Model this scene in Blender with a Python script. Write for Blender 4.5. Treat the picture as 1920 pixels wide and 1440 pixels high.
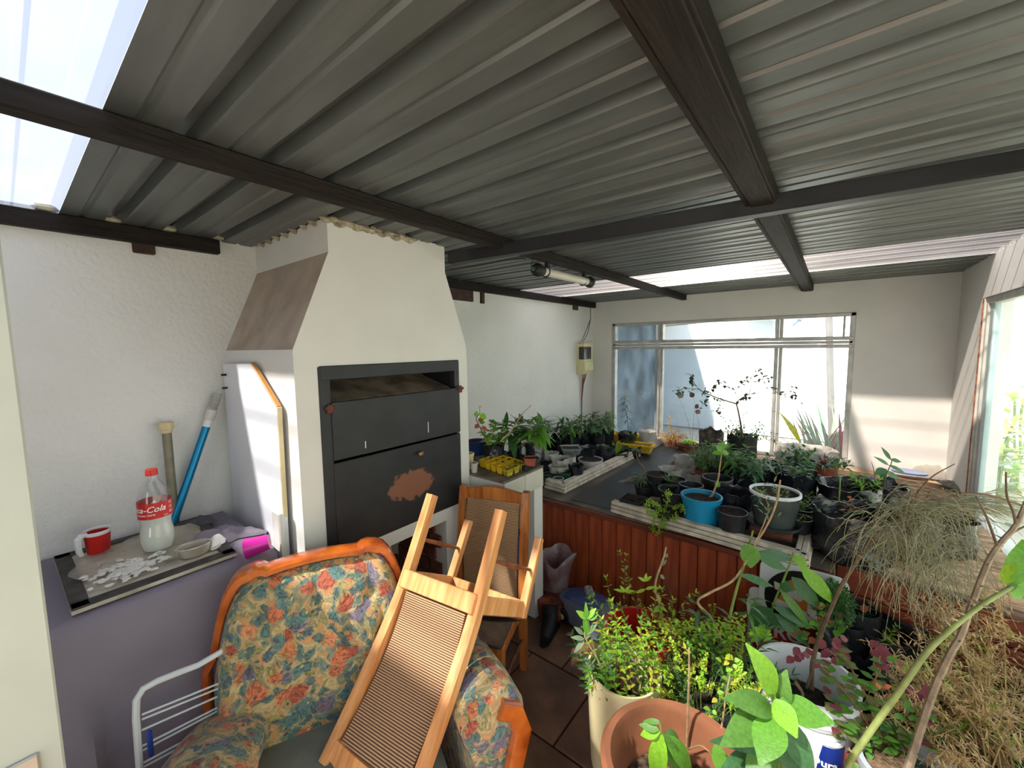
import bpy, bmesh, math, random
from mathutils import Vector as V, Matrix, noise
for o in list(bpy.data.objects): bpy.data.objects.remove(o)
S = bpy.context.scene
COL = S.collection
R_ = math.radians
PI = math.pi
rnd = random.Random(7)

# ------------------------------------------------------------------ camera
CAMH = 1.6
_y, _p, _r = R_(38.5), R_(5.25), R_(-0.75)
CF = V((-math.sin(_y)*math.cos(_p), math.cos(_y)*math.cos(_p), -math.sin(_p)))
_R0 = V((math.cos(_y), math.sin(_y), 0)); _U0 = _R0.cross(CF)
CR = math.cos(_r)*_R0+math.sin(_r)*_U0
CU = -math.sin(_r)*_R0+math.cos(_r)*_U0
CC = V((0, 0, CAMH)); FPX = 760.0
cam = bpy.data.cameras.new('camera'); cam.sensor_width = 36; cam.lens = FPX/1920*36; cam.clip_start = 0.02
co = bpy.data.objects.new('camera', cam); COL.objects.link(co)
mw = Matrix((CR, CU, -CF)).transposed().to_4x4(); mw.translation = CC
co.matrix_world = mw; S.camera = co

# ------------------------------------------------------------------ world, sun, exposure
w = bpy.data.worlds.new('world'); S.world = w; w.use_nodes = True
wn = w.node_tree.nodes; wl = w.node_tree.links
bg = wn['Background']
tc = wn.new('ShaderNodeTexCoord'); sx = wn.new('ShaderNodeSeparateXYZ'); rp = wn.new('ShaderNodeValToRGB')
wl.new(tc.outputs['Generated'], sx.inputs[0]); wl.new(sx.outputs['Z'], rp.inputs[0])
rp.color_ramp.elements[0].color = (1, .97, .93, 1); rp.color_ramp.elements[1].color = (.62, .73, .95, 1)
wl.new(rp.outputs[0], bg.inputs[0]); bg.inputs[1].default_value = 2.3
sun = bpy.data.lights.new('sun', 'SUN'); sun.energy = 21; sun.angle = R_(2.2); sun.color = (1, .90, .76)
so = bpy.data.objects.new('sun', sun); COL.objects.link(so)
SUND = V((.36, 1, -1.22)).normalized()
so.rotation_euler = SUND.to_track_quat('-Z', 'Y').to_euler(); so.location = (-2, -4, 6)
S.view_settings.view_transform = 'Standard'; S.view_settings.look = 'None'; S.view_settings.gamma = 1
S.view_settings.use_curve_mapping = False
S.view_settings.exposure = 0.34
try:
    S.cycles.max_bounces = 10; S.cycles.transparent_max_bounces = 24
    S.cycles.sample_clamp_indirect = 6
except Exception: pass

# ------------------------------------------------------------------ measuring helpers (a sight line met with a real plane)
def ray(px, py): return CF+CR*((px-960)/FPX)-CU*((py-720)/FPX)
def at(px, py, z): d = ray(px, py); return CC+d*((z-CAMH)/d.z)
def atx(px, py, x): d = ray(px, py); return CC+d*(x/d.x)
def aty(px, py, y): d = ray(px, py); return CC+d*(y/d.y)
def atd(px, py, w): return CC+ray(px, py)*w
def dep(p): return (V(p)-CC).dot(CF)

# ------------------------------------------------------------------ materials
def srgb(c): return tuple(((x/255)/12.92 if x/255 <= .04045 else ((x/255+.055)/1.055)**2.4) for x in c)
MATS = {}
def mat(name, rgb, rough=.6, metal=0, var=.12, scale=8, bump=0, bscale=60, rgb2=None, sss=0, spec=.5, trans=0, coat=0, stretch=None, detail=4, obj=True):
    if name in MATS: return MATS[name]
    m = bpy.data.materials.new(name); m.use_nodes = True; MATS[name] = m
    n = m.node_tree.nodes; l = m.node_tree.links; b = n['Principled BSDF']
    c = srgb(rgb); c2 = srgb(rgb2) if rgb2 else tuple(x*(1-var*2.2) for x in c)
    t = n.new('ShaderNodeTexCoord'); mp = n.new('ShaderNodeMapping'); nz = n.new('ShaderNodeTexNoise'); r = n.new('ShaderNodeValToRGB')
    l.new(t.outputs['Object' if obj else 'Generated'], mp.inputs[0]); l.new(mp.outputs[0], nz.inputs[0]); l.new(nz.outputs[0], r.inputs[0])
    if stretch: mp.inputs['Scale'].default_value = stretch
    nz.inputs['Scale'].default_value = scale; nz.inputs['Detail'].default_value = detail
    r.color_ramp.elements[0].position = .35; r.color_ramp.elements[1].position = .65
    r.color_ramp.elements[0].color = (*c2, 1); r.color_ramp.elements[1].color = (*c, 1)
    l.new(r.outputs[0], b.inputs['Base Color'])
    b.inputs['Roughness'].default_value = rough; b.inputs['Metallic'].default_value = metal
    b.inputs['Specular IOR Level'].default_value = spec
    if coat: b.inputs['Coat Weight'].default_value = coat; b.inputs['Coat Roughness'].default_value = .15
    if bump:
        n2 = n.new('ShaderNodeTexNoise'); n2.inputs['Scale'].default_value = bscale; n2.inputs['Detail'].default_value = 3
        l.new(mp.outputs[0], n2.inputs[0]); bp = n.new('ShaderNodeBump'); bp.inputs['Strength'].default_value = bump; bp.inputs['Distance'].default_value = .01
        l.new(n2.outputs[0], bp.inputs['Height']); l.new(bp.outputs[0], b.inputs['Normal'])
    if trans:   # thin leaf / plastic: light passes through
        out = n['Material Output']; tr = n.new('ShaderNodeBsdfTranslucent'); mx = n.new('ShaderNodeMixShader'); mx.inputs[0].default_value = trans
        l.new(r.outputs[0], tr.inputs[0]); l.new(b.outputs[0], mx.inputs[1]); l.new(tr.outputs[0], mx.inputs[2]); l.new(mx.outputs[0], out.inputs[0])
    return m
def glassmat(name, tint=(.9, .95, .97), haze=.05, hazec=(.8, .85, .9), gloss=.08, rough=.03, dirt=.0, trl=.7):
    m = bpy.data.materials.new(name); m.use_nodes = True; n = m.node_tree.nodes; l = m.node_tree.links; out = n['Material Output']
    n.remove(n['Principled BSDF'])
    tr = n.new('ShaderNodeBsdfTransparent'); tr.inputs[0].default_value = (*tint, 1)
    gl = n.new('ShaderNodeBsdfGlossy'); gl.inputs['Roughness'].default_value = rough; gl.inputs[0].default_value = (.9, .9, .9, 1)
    df = n.new('ShaderNodeBsdfDiffuse'); df.inputs[0].default_value = (*hazec, 1)
    tl = n.new('ShaderNodeBsdfTranslucent'); tl.inputs[0].default_value = (*hazec, 1)
    m0 = n.new('ShaderNodeMixShader'); m0.inputs[0].default_value = trl; l.new(df.outputs[0], m0.inputs[1]); l.new(tl.outputs[0], m0.inputs[2])
    m1 = n.new('ShaderNodeMixShader'); m1.inputs[0].default_value = haze; l.new(tr.outputs[0], m1.inputs[1]); l.new(m0.outputs[0], m1.inputs[2])
    if dirt:
        t = n.new('ShaderNodeTexCoord'); nz = n.new('ShaderNodeTexNoise'); nz.inputs['Scale'].default_value = 2.5; nz.inputs['Detail'].default_value = 6
        r = n.new('ShaderNodeMapRange'); l.new(t.outputs['Object'], nz.inputs[0]); l.new(nz.outputs[0], r.inputs[0])
        r.inputs[1].default_value = .3; r.inputs[2].default_value = .7; r.inputs[3].default_value = haze; r.inputs[4].default_value = haze+dirt
        l.new(r.outputs[0], m1.inputs[0])
    m2 = n.new('ShaderNodeMixShader'); m2.inputs[0].default_value = gloss; l.new(m1.outputs[0], m2.inputs[1]); l.new(gl.outputs[0], m2.inputs[2])
    l.new(m2.outputs[0], out.inputs[0]); MATS[name] = m
    return m
def woodmat(name, c1, c2, rough=.45, axis=(1, 1, .12), scale=22, coat=0, bump=.15):
    m = mat(name, c1, rough, 0, 0, scale, bump, scale*2, rgb2=c2, coat=coat, stretch=axis, detail=6); return m

M_plaster = mat('white_plaster', (226, 224, 220), .9, 0, .03, 3, .55, 55)
M_plaster_smooth = mat('smooth_white_plaster', (222, 220, 215), .88, 0, .045, 2.2, .12, 18)
M_fascia = mat('white_painted_wood', (214, 212, 204), .6, 0, .1, 9, .1, 30)
M_galv = mat('galvanised_sheet', (111, 116, 116), .42, .5, .13, 5, .05, 60, stretch=(.4, 3, 1), detail=8)
M_beam = mat('dark_varnished_timber', (38, 31, 27), .7, 0, .22, 18, spec=.25, bump=.35, bscale=40, stretch=(3, .3, 3))
M_steel = mat('black_painted_steel', (42, 42, 46), .5, .2, .15, 9, .08, 30)
M_alu = mat('grey_aluminium', (186, 184, 178), .45, .25, .12, 14, .05, 60)
M_aluD = mat('weathered_white_frame', (222, 210, 192), .65, 0, .18, 16, .2, 60)
M_slat = woodmat('red_stained_board', (172, 82, 46), (126, 52, 28), .42, (1, 1, .1), 26, .15)
M_slatH = woodmat('red_stained_cladding', (166, 84, 54), (116, 52, 34), .5, (.1, 1, 1), 26)
M_log = woodmat('bark_plank', (206, 170, 134), (150, 116, 90), .85, (.25, 1.6, 1), 26, 0, .5)
M_pine = woodmat('varnished_pine', (236, 172, 112), (206, 134, 80), .34, (2, 2, .18), 24, .2, .05)
M_pineD = woodmat('honey_pine', (196, 122, 58), (150, 82, 34), .32, (2, 2, .2), 22, .3, .05)
M_rod = woodmat('brown_turned_wood', (150, 84, 48), (110, 56, 30), .4, (1, 1, 1), 22)
M_sofawood = woodmat('orange_varnished_wood', (206, 106, 34), (150, 62, 16), .2, (.8, .8, .8), 16, .8, .02)
M_tile = mat('brown_floor_tile', (142, 104, 78), .5, 0, .26, 5, .15, 40)
M_grout = mat('dark_grout', (58, 42, 32), .95)
M_ctile = mat('pale_grey_tile', (206, 202, 190), .35, 0, .08, 6)
M_soil = mat('dark_soil', (66, 48, 38), 1, 0, .4, 70, 1, 150)
M_soil2 = mat('pale_soil', (148, 116, 84), 1, 0, .3, 60, 1, 120)
M_blackpl = mat('black_plastic', (44, 44, 47), .38, 0, .2, 20, .1, 40)
M_bag = mat('black_bag_plastic', (38, 40, 48), .24, 0, .2, 12, .9, 16, spec=.8)
M_greypl = mat('faded_grey_plastic', (78, 80, 80), .5, 0, .2, 20)
M_blue = mat('blue_plastic', (22, 140, 184), .4, 0, .05, 8)
M_yellow = mat('yellow_plastic', (240, 196, 34), .5, 0, .1, 20)
M_yellowd = mat('stained_yellow_plastic', (196, 176, 44), .6, 0, .3, 40)
M_terra = mat('terracotta_plastic', (150, 72, 48), .6, 0, .1, 12)
M_brownpl = mat('brown_plastic_pot', (146, 92, 64), .5, 0, .1, 9, .05, 50)
M_cream = mat('cream_weathered_plastic', (222, 206, 160), .6, 0, .1, 4, .1, 20)
M_red = mat('red_plastic', (204, 34, 28), .38, 0, .06, 8)
M_white = mat('white_plastic', (226, 228, 230), .42, 0, .04, 8)
M_whitebag = mat('white_bag_plastic', (214, 210, 202), .6, 0, .08, 12, .8, 22, trans=.25)
M_clear = glassmat('clear_plastic', (.82, .86, .86), .22, (.8, .83, .82), .12, .15)
M_green = mat('dark_green_plastic', (28, 74, 58), .45, 0, .15, 12)
M_magenta = mat('magenta_plastic', (196, 36, 150), .35, 0, .05, 8)
M_cloth = mat('purple_grey_cloth', (140, 130, 143), .92, 0, .08, 1.6, .2, 220)
M_grey = mat('grey_rag', (88, 86, 92), .95, 0, .15, 20, .3, 60)
M_metal = mat('brushed_tin', (206, 198, 186), .34, .6, .1, 20)
M_rubber = mat('black_rubber', (22, 22, 24), .6)
M_twig = mat('brown_twig', (112, 88, 66), .8, 0, .2, 30, .3, 80)
M_twigP = mat('pale_stem', (190, 160, 118), .8, 0, .2, 30, .2, 80)
M_gstem = mat('green_stem', (120, 146, 62), .6, 0, .15, 20)
M_dry = mat('dry_straw', (206, 170, 110), .85, 0, .2, 20, trans=.3)
M_dryleaf = mat('dead_brown_leaf', (170, 98, 58), .8, 0, .25, 14, trans=.2)
M_wire = mat('dark_wire', (50, 40, 36), .6)
M_copper = mat('reddish_cable', (130, 66, 50), .6)
M_brick = mat('old_brick', (122, 66, 48), .9, 0, .25, 14, .5, 40)
M_sheetpl = glassmat('crumpled_clear_film', (.92, .90, .86), .30, (.95, .9, .80), .1, .25, .2)
LEAF = dict(mid=(104, 152, 66), dark=(66, 112, 60), deep=(78, 124, 76), lime=(168, 204, 58), bright=(144, 200, 56), olive=(124, 134, 74), grey=(128, 148, 116),
            yellow=(206, 200, 70), tan=(228, 192, 134), maroon=(140, 66, 78), wisp=(160, 154, 116), white=(180, 196, 170), orange=(222, 110, 50), fresh=(112, 172, 58))
def lm(k):
    c = LEAF[k]; return mat('leaf_'+k, c, .42, 0, .12, 16, .12, 30, trans=.32)

# ------------------------------------------------------------------ mesh builder
def rootloc(p):
    while p.parent: p = p.parent
    return p.location
class MB:
    def __init__(s): s.v = []; s.f = []; s.mi = []; s.cur = 0
    def add(s, vs, fs):
        b = len(s.v); s.v += [tuple(x) for x in vs]; s.f += [tuple(i+b for i in f) for f in fs]; s.mi += [s.cur]*len(fs); return s
    def box(s, a, b, M=None):
        (x0, y0, z0), (x1, y1, z1) = a, b
        vs = [V(p) for p in ((x0, y0, z0), (x1, y0, z0), (x1, y1, z0), (x0, y1, z0), (x0, y0, z1), (x1, y0, z1), (x1, y1, z1), (x0, y1, z1))]
        if M: vs = [M@v for v in vs]
        return s.add(vs, [(0, 3, 2, 1), (4, 5, 6, 7), (0, 1, 5, 4), (1, 2, 6, 5), (2, 3, 7, 6), (3, 0, 4, 7)])
    def bbox(s, a, b, bev=.004, M=None):   # box with chamfered vertical and top edges
        bm = bmesh.new(); bmesh.ops.create_cube(bm, size=1)
        sz = [b[i]-a[i] for i in range(3)]; c = [(b[i]+a[i])/2 for i in range(3)]
        for v in bm.verts: v.co = V((v.co.x*sz[0]+c[0], v.co.y*sz[1]+c[1], v.co.z*sz[2]+c[2]))
        bmesh.ops.bevel(bm, geom=list(bm.edges), offset=min(bev, min(sz)*.45), segments=1, affect='EDGES')
        bm.verts.index_update()
        s.add([(M@v.co if M else v.co) for v in bm.verts], [[v.index for v in f.verts] for f in bm.faces]); bm.free(); return s
    def beam(s, p, q, wd, ht, up=(0, 0, 1), bev=.002, ext=0):   # rectangular bar from p to q
        p, q = V(p), V(q); d = (q-p); L = d.length; y = d.normalized(); x = y.cross(V(up)).normalized(); z = x.cross(y)
        M = Matrix((x, y, z)).transposed().to_4x4(); M.translation = p
        return s.bbox((-wd/2, -ext, -ht/2), (wd/2, L+ext, ht/2), bev, M)
    def tube(s, pts, r, n=6, cap=True):
        pts = [V(p) for p in pts]; rs = r if isinstance(r, (list, tuple)) else [r]*len(pts)
        t0 = (pts[1]-pts[0]).normalized(); a = t0.orthogonal().normalized(); vs = []; fs = []
        for i, p in enumerate(pts):
            t = (pts[min(i+1, len(pts)-1)]-pts[max(i-1, 0)]).normalized()
            a = (a-t*a.dot(t)).normalized() if (a-t*a.dot(t)).length > 1e-6 else t.orthogonal().normalized()
            b = t.cross(a)
            for k in range(n): an = 2*PI*k/n; vs.append(p+(a*math.cos(an)+b*math.sin(an))*rs[i])
        for i in range(len(pts)-1):
            for k in range(n): fs.append((i*n+k, i*n+(k+1) % n, (i+1)*n+(k+1) % n, (i+1)*n+k))
        if cap: fs.append(tuple(range(n))[::-1]); fs.append(tuple((len(pts)-1)*n+k for k in range(n)))
        return s.add(vs, fs)
    def lathe(s, prof, c=(0, 0, 0), n=24, closed=False, wob=0, sx=1, sy=1, M=None):
        vs = []; fs = []; c = V(c); ph = rnd.random()*9
        for i, (r, z) in enumerate(prof):
            for k in range(n):
                an = 2*PI*k/n; rr = r*(1+wob*noise.noise(V((math.cos(an)*1.7+ph, math.sin(an)*1.7, z*9+ph)))*2)
                p = V((rr*math.cos(an)*sx, rr*math.sin(an)*sy, z+wob*.25*math.sin(an*3+ph)*r)); p = M@p if M else p; vs.append(p+c)
        for i in range(len(prof)-1):
            for k in range(n): fs.append((i*n+k, i*n+(k+1) % n, (i+1)*n+(k+1) % n, (i+1)*n+k))
        if closed: fs.append(tuple(range(n))[::-1]); fs.append(tuple((len(prof)-1)*n+k for k in range(n)))
        return s.add(vs, fs)
    def grid(s, fn, nu, nv):
        vs = [fn(i/nu, j/nv) for j in range(nv+1) for i in range(nu+1)]
        fs = [(j*(nu+1)+i, j*(nu+1)+i+1, (j+1)*(nu+1)+i+1, (j+1)*(nu+1)+i) for j in range(nv) for i in range(nu)]
        return s.add(vs, fs)
    def prism(s, poly, M, th):   # poly in xy, extruded +z by th
        n = len(poly); vs = [M@V((x, y, 0)) for x, y in poly]+[M@V((x, y, th)) for x, y in poly]
        return s.add(vs, [tuple(range(n))[::-1], tuple(range(n, 2*n))]+[(i, (i+1) % n, n+(i+1) % n, n+i) for i in range(n)])
    def leaf(s, p, d, up, L, W, droop=.2, seg=3, fold=.15):
        d = V(d).normalized(); x = d.cross(V(up)); x = x.normalized() if x.length > 1e-4 else d.orthogonal().normalized(); u = x.cross(d)
        M = Matrix((x, d, u)).transposed().to_4x4(); M.translation = V(p)
        vs, fs = leafgeo(L, W, droop, seg, fold); return s.add([M@v for v in vs], fs)
    def build(s, name, m, parent=None, smooth=True, local=False):
        me = bpy.data.meshes.new(name)
        off = V((0, 0, 0)) if (local or not parent) else rootloc(parent)
        me.from_pydata([tuple(V(v)-off) for v in s.v], [], s.f)
        for mm in (m if isinstance(m, (list, tuple)) else [m]): me.materials.append(mm)
        if isinstance(m, (list, tuple)):
            for p, k in zip(me.polygons, s.mi): p.material_index = k
        bm = bmesh.new(); bm.from_mesh(me); bmesh.ops.recalc_face_normals(bm, faces=bm.faces); bm.to_mesh(me); bm.free()
        if smooth:
            for p in me.polygons: p.use_smooth = True
            try: me.set_sharp_from_angle(angle=R_(38))
            except Exception: pass
        o = bpy.data.objects.new(name, me); COL.objects.link(o)
        if parent: o.parent = parent
        return o
def leafgeo(L, W, droop, seg, fold):
    vs = []; fs = []
    for i in range(seg+1):
        t = i/seg; w = W*.5*math.sin(PI*min(1, t*.97+.02)**.8) if seg > 1 else 0
        y = L*t*(1-.25*droop*t); z = -droop*L*t*t*.8; lift = fold*w*1.2
        if i == 0 or i == seg: w = W*.04
        vs += [V((-w, y, z+lift)), V((0, y, z)), V((w, y, z+lift))]
    for i in range(seg):
        a = i*3; fs += [(a, a+1, a+4, a+3), (a+1, a+2, a+5, a+4)]
    return vs, fs
def tag(o, label=None, cat=None, group=None, kind=None):
    if label: o['label'] = label
    if cat: o['category'] = cat
    if group: o['group'] = group
    if kind: o['kind'] = kind
    return o
def thing(name, label, cat, loc=(0, 0, 0), group=None, rotz=0):
    o = bpy.data.objects.new(name, None); COL.objects.link(o); o.location = V(loc); o.rotation_euler = (0, 0, rotz); o.empty_display_size = .05
    return tag(o, label, cat, group)
def struct(name, mb, m, parent=None, smooth=False):
    o = mb.build(name, m, parent, smooth)
    o['kind'] = 'structure' if not parent else 'structure'
    if parent: del o['kind']
    return o
def sroot(name, loc=(0, 0, 0)):
    o = bpy.data.objects.new(name, None); COL.objects.link(o); o.location = loc; o['kind'] = 'structure'; return o
def inst(name, mesh, parent, M):
    o = bpy.data.objects.new(name, mesh); COL.objects.link(o); o.parent = parent; o.matrix_local = M; return o
def textgeo(txt, size, shear=0, bold=0):
    cu = bpy.data.curves.new('t', 'FONT'); cu.body = txt; cu.size = size; cu.shear = shear; cu.offset = bold*size; cu.resolution_u = 2; cu.align_x = 'CENTER'
    o = bpy.data.objects.new('t', cu); COL.objects.link(o); bpy.context.view_layer.update()
    me = o.to_mesh(); vs = [v.co.copy() for v in me.vertices]; fs = [tuple(p.vertices) for p in me.polygons]
    o.to_mesh_clear(); bpy.data.objects.remove(o); bpy.data.curves.remove(cu); return vs, fs

exec_parts = []
# ================================================================== STRUCTURE
XW, YB, XR, ZC = -2.25, 4.38, 0.70, 2.10      # left wall, back wall, right wall, underside of roof sheeting
# floor: staggered tiles set in grout
b = MB(); b.box((XW-.2, -1.3, -.12), (XR+.15, YB+.15, -.008)); fl = struct('floor', b, M_grout)
tm = {}
for j in range(14):
    for i in range(9):
        x0 = XW+.36*i-(.18 if j % 2 else 0); y0 = -.9+.36*j
        a0, a1 = max(x0, XW), min(x0+.352, XR)
        if a1-a0 < .05: continue
        if y0 > 2.3: continue
        key = round(a1-a0, 3)
        if key not in tm:
            q = MB(); q.bbox((0, 0, -.010), (a1-a0, .352, 0), .003); oo = q.build('tile', M_tile, fl, False); tm[key] = oo.data; oo.location = (a0, y0, 0)
        else: inst('tile', tm[key], fl, Matrix.Translation((a0, y0, -.0015*rnd.random())))
# left wall
b = MB(); b.box((XW-.2, -1.3, 0), (XW, YB+.15, 2.12)); struct('wall_left', b, M_plaster)
# back wall with the window hole (x -2.0..0.125, z .57..1.845)
WX0, WX1, WZ0, WZ1 = -2.0, .125, .565, 1.845
b = MB()
b.box((XW, YB, 0), (WX0, YB+.14, 2.12)); b.box((WX1, YB, 0), (XR+.12, YB+.14, 2.12))
b.box((WX0, YB, 0), (WX1, YB+.14, WZ0)); b.box((WX0, YB, WZ1), (WX1, YB+.14, 2.12)); struct('wall_back', b, M_plaster_smooth)
# right wall: solid return, lintel and low sill; the rest is glazing
b = MB(); b.box((XR, 3.76, 0), (XR+.12, YB, 2.12)); b.box((XR, -1.3, 1.86), (XR+.12, 3.76, 2.12)); b.box((XR, -1.3, 0), (XR+.12, 3.76, .50)); struct('wall_right', b, M_plaster_smooth)
# front wall stub behind the open door leaf
b = MB(); b.box((XW, -1.3, 0), (-1.15, -1.2, 2.12)); b.box((.3, -1.3, 0), (XR+.1, -1.2, 2.12)); struct('wall_front', b, M_plaster)

# roof sheeting: box-rib profile running along X; each sheet its own piece
roof = sroot('ceiling', (0, 0, ZC))
def profile(n, pitch=.1717):
    pts = []
    for k in range(n):
        y = k*pitch
        pts += [(y, 0), (y+.048, 0), (y+.054, .006), (y+.062, .006), (y+.068, 0), (y+.116, 0), (y+.128, .034), (y+.156, .034), (y+.1655, .002)]
    pts.append((n*pitch, 0)); return pts
def sheet(y0, y1, m, x0=XW-.1, x1=XR+.2, dz=0, name='roof_sheet'):
    n = max(1, round((y1-y0)/.1717)); pr = profile(n, (y1-y0)/n); b = MB(); th = .0012
    vs = []; fs = []; nx = 2
    for i in range(nx): vs += [(x0+(x1-x0)*i/(nx-1), y0+y, ZC+dz+z) for y, z in pr]
    k = len(pr)
    for i in range(k-1): fs.append((i, i+1, k+i+1, k+i))
    b.add(vs, fs); o = b.build(name, m, roof, False); return o
M_poly = glassmat('translucent_roof_sheet', (.29, .315, .35), .05, (.60, .68, .84), .05, .2, .05, trl=.8)
for (a, c) in ((-1.2, -.515), (.172, .859), (.859, 1.545), (1.545, 2.232), (2.232, 2.918), (3.605, 4.46)): sheet(a, c, M_galv)  # first sheet is out of view, added to keep the sun band sharp
sheet(-.515, .172, M_poly, dz=.001, name='translucent_roof_sheet'); M_poly2 = glassmat('aged_dimmed_sheet', (.25, .245, .25), .07, (.80, .74, .72), .05, .25, .05, trl=.8)  # far sheet tinted darker, to dim the sun patch on the back wall
sheet(2.918, 3.605, M_poly2, dz=.001, name='translucent_roof_sheet')
# purlins and rafter
def trim(name, p, q, wd, ht, m=M_beam): b = MB(); b.beam(p, q, wd, ht, bev=.004); return struct(name, b, m)
trim('trim_1', (-1.225, -1.2, 2.073), (-1.225, YB-.01, 2.073), .048, .05)
b = MB(); b.beam((-.245, -.6, 2.073), (-.245, YB-.01, 2.07), .014, .052); b.beam((-.205, -.6, 2.045), (-.205, YB-.01, 2.045), .062, .008); b.beam((-.172, -.6, 2.073), (-.172, YB-.01, 2.07), .01, .05); struct('trim_2', b, M_beam)
b = MB(); b.beam((-1.535, 1.432, 2.045), (XR, 1.66, 2.048), .012, .05); b.beam((-1.535, 1.452, 2.019), (XR, 1.68, 2.022), .05, .006); struct('trim_3', b, M_steel)
b = MB(); b.beam((XW+.022, -1.1, 2.068), (XW+.022, .66, 2.068), .042, .06); struct('trim_4', b, M_beam)
b = MB(); b.beam((XW+.022, 1.58, 2.068), (XW+.022, YB-.01, 2.068), .042, .06); struct('trim_5', b, M_beam)
# timber blocks let into the left wall below the plate, mortar gaps
for i, (y0, y1, z0) in enumerate(((.367, .437, 2.0), (2.02, 2.34, 1.955), (2.43, 2.47, 1.95), (3.9, 4.0, 1.99))):
    b = MB(); b.bbox((XW-.01, y0, z0), (XW+.018, y1, 2.042), .004); struct('trim_%d' % (6+i), b, mat('rusty_brown_paint', (74, 44, 34), .7, 0, .25, 20))
# mortar beads sealing the sheet ribs over the plate
b = MB()
for k in range(5):
    b.lathe([(0.001, -.012), (.02, -.008), (.026, 0), (.02, .01), (.001, .014)], (XW+.03, -.005+.1717*k+.142, 2.112), 8, wob=.2, sy=1.3)
tag(b.build('trim_10', mat('mortar', (190, 182, 160), .9, 0, .2, 30), None), kind='structure')

# ---- back window
win = sroot('window_1', (WX0, YB, WZ0))
def bar(m, a, c, name='window_frame'): return m.bbox(a, c, .003)
b = MB(); y0, y1 = YB-.012, YB+.06
b.bbox((WX0, y0, WZ0), (WX0+.035, y1, WZ1)); b.bbox((WX1-.035, y0, WZ0), (WX1, y1, WZ1)); b.bbox((WX0, y0, WZ1-.03), (WX1, y1, WZ1)); b.bbox((WX0, y0, WZ0), (WX1, y1, WZ0+.03))
b.build('outer_frame', M_alu, win, False)
for z0, z1, yy in ((1.555, 1.585, y0-.006), (1.590, 1.615, y0), (1.62, 1.65, y0-.006)):
    b = MB(); b.bbox((WX0+.01, yy, z0), (WX1-.01, y1, z1)); b.build('transom', M_alu, win, False)
for x, ww in ((-1.455, .05), (-.40, .06)):
    b = MB(); b.bbox((x-ww/2, y0-.003, WZ0+.02), (x-.004, y1, 1.56)); b.bbox((x+.004, y0+.01, WZ0+.02), (x+ww/2, y1, 1.56)); b.build('mullion', M_alu, win, False)
    b = MB(); b.bbox((x-ww/2, y0-.003, 1.65), (x-.004, y1, WZ1-.02)); b.bbox((x+.004, y0, 1.65), (x+ww/2, y1, WZ1-.02)); b.build('mullion', M_alu, win, False)
b = MB(); b.bbox((.045, y0, 1.65), (.06, y1, WZ1-.02)); b.build('mullion', M_alu, win, False)
M_dirty = glassmat('dusty_window_glass', (.66, .72, .76), .03, (.36, .42, .46), .04, .04, .09, trl=.5)
M_pane = glassmat('window_glass', (.93, .96, .97), .02, (.8, .85, .9), .04, .02, .02)
for x0, x1, z0, z1, m in ((-1.98, -1.46, .58, 1.57, M_dirty), (-1.45, -.92, .58, 1.57, M_dirty), (-.92, -.40, .58, 1.57, M_pane), (-.39, .10, .58, 1.57, M_pane),
                          (-1.98, -1.46, 1.64, 1.83, M_dirty), (-1.45, -.40, 1.64, 1.83, M_pane), (-.39, .05, 1.64, 1.83, M_pane), (.055, .10, 1.64, 1.83, M_pane)):
    b = MB(); b.box((x0, YB+.03, z0), (x1, YB+.034, z1)); b.build('pane', m, win, False)
# ---- right glazing
win2 = sroot('window_2', (XR, 3.7, .5))
b = MB(); b.bbox((XR+.01, 3.715, .5), (XR+.07, 3.76, 1.86)); b.bbox((XR+.0, 3.745, .5), (XR+.012, 3.765, 1.86)); b.build('jamb', M_fascia, win2, False)
b = MB(); b.bbox((XR+.02, 3.64, .5), (XR+.05, 3.712, 1.86)); b.build('sash_stile', mat('pale_blue_aluminium', (176, 196, 198), .45, .1, .05, 10), win2, False)
b = MB(); b.bbox((XR-.005, 3.757, .5), (XR+.02, 3.768, 1.86)); b.build('rust_strip', mat('rust_orange', (176, 112, 78), .8, 0, .3, 40), win2, False)
b = MB(); b.bbox((XR+.01, -1.2, 1.82), (XR+.07, 3.72, 1.86)); b.build('head', M_alu, win2, False)
b = MB(); b.bbox((XR+.01, -1.2, .5), (XR+.07, 3.72, .535)); b.build('sill', M_alu, win2, False)
b = MB(); b.bbox((XR+.02, .6, .5), (XR+.06, .66, 1.86)); b.build('mullion', M_alu, win2, False)
M_pane2 = glassmat('sunlit_glass', (.92, .96, .95), .04, (.8, .93, .9), .06, .03, .05, trl=.6)
b = MB(); b.box((XR+.03, .65, .53), (XR+.034, 3.66, 1.83)); b.build('pane', M_pane2, win2, False)
b = MB(); b.box((XR+.03, -1.2, .53), (XR+.034, .61, 1.83)); b.build('pane', M_pane2, win2, False)

# ---- open door leaf at the left edge, with steel handle
door = sroot('door_1', (-.985, .014, 0))
b = MB(); b.bbox((-1.025, -.80, .02), (-.985, .014, 2.03), .003); b.build('door_leaf', mat('pale_green_white_paint', (186, 188, 178), .55, 0, .06, 3, .06, 20), door, False)
b = MB(); b.bbox((-.985, -.065, .78), (-.978, -.012, .955), .003); b.build('handle_plate', M_metal, door, False)
b = MB(); b.tube([(-.98, -.04, .90), (-.94, -.04, .90), (-.93, -.06, .90), (-.93, -.15, .895)], .009, 8); b.build('handle', M_metal, door)

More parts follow.
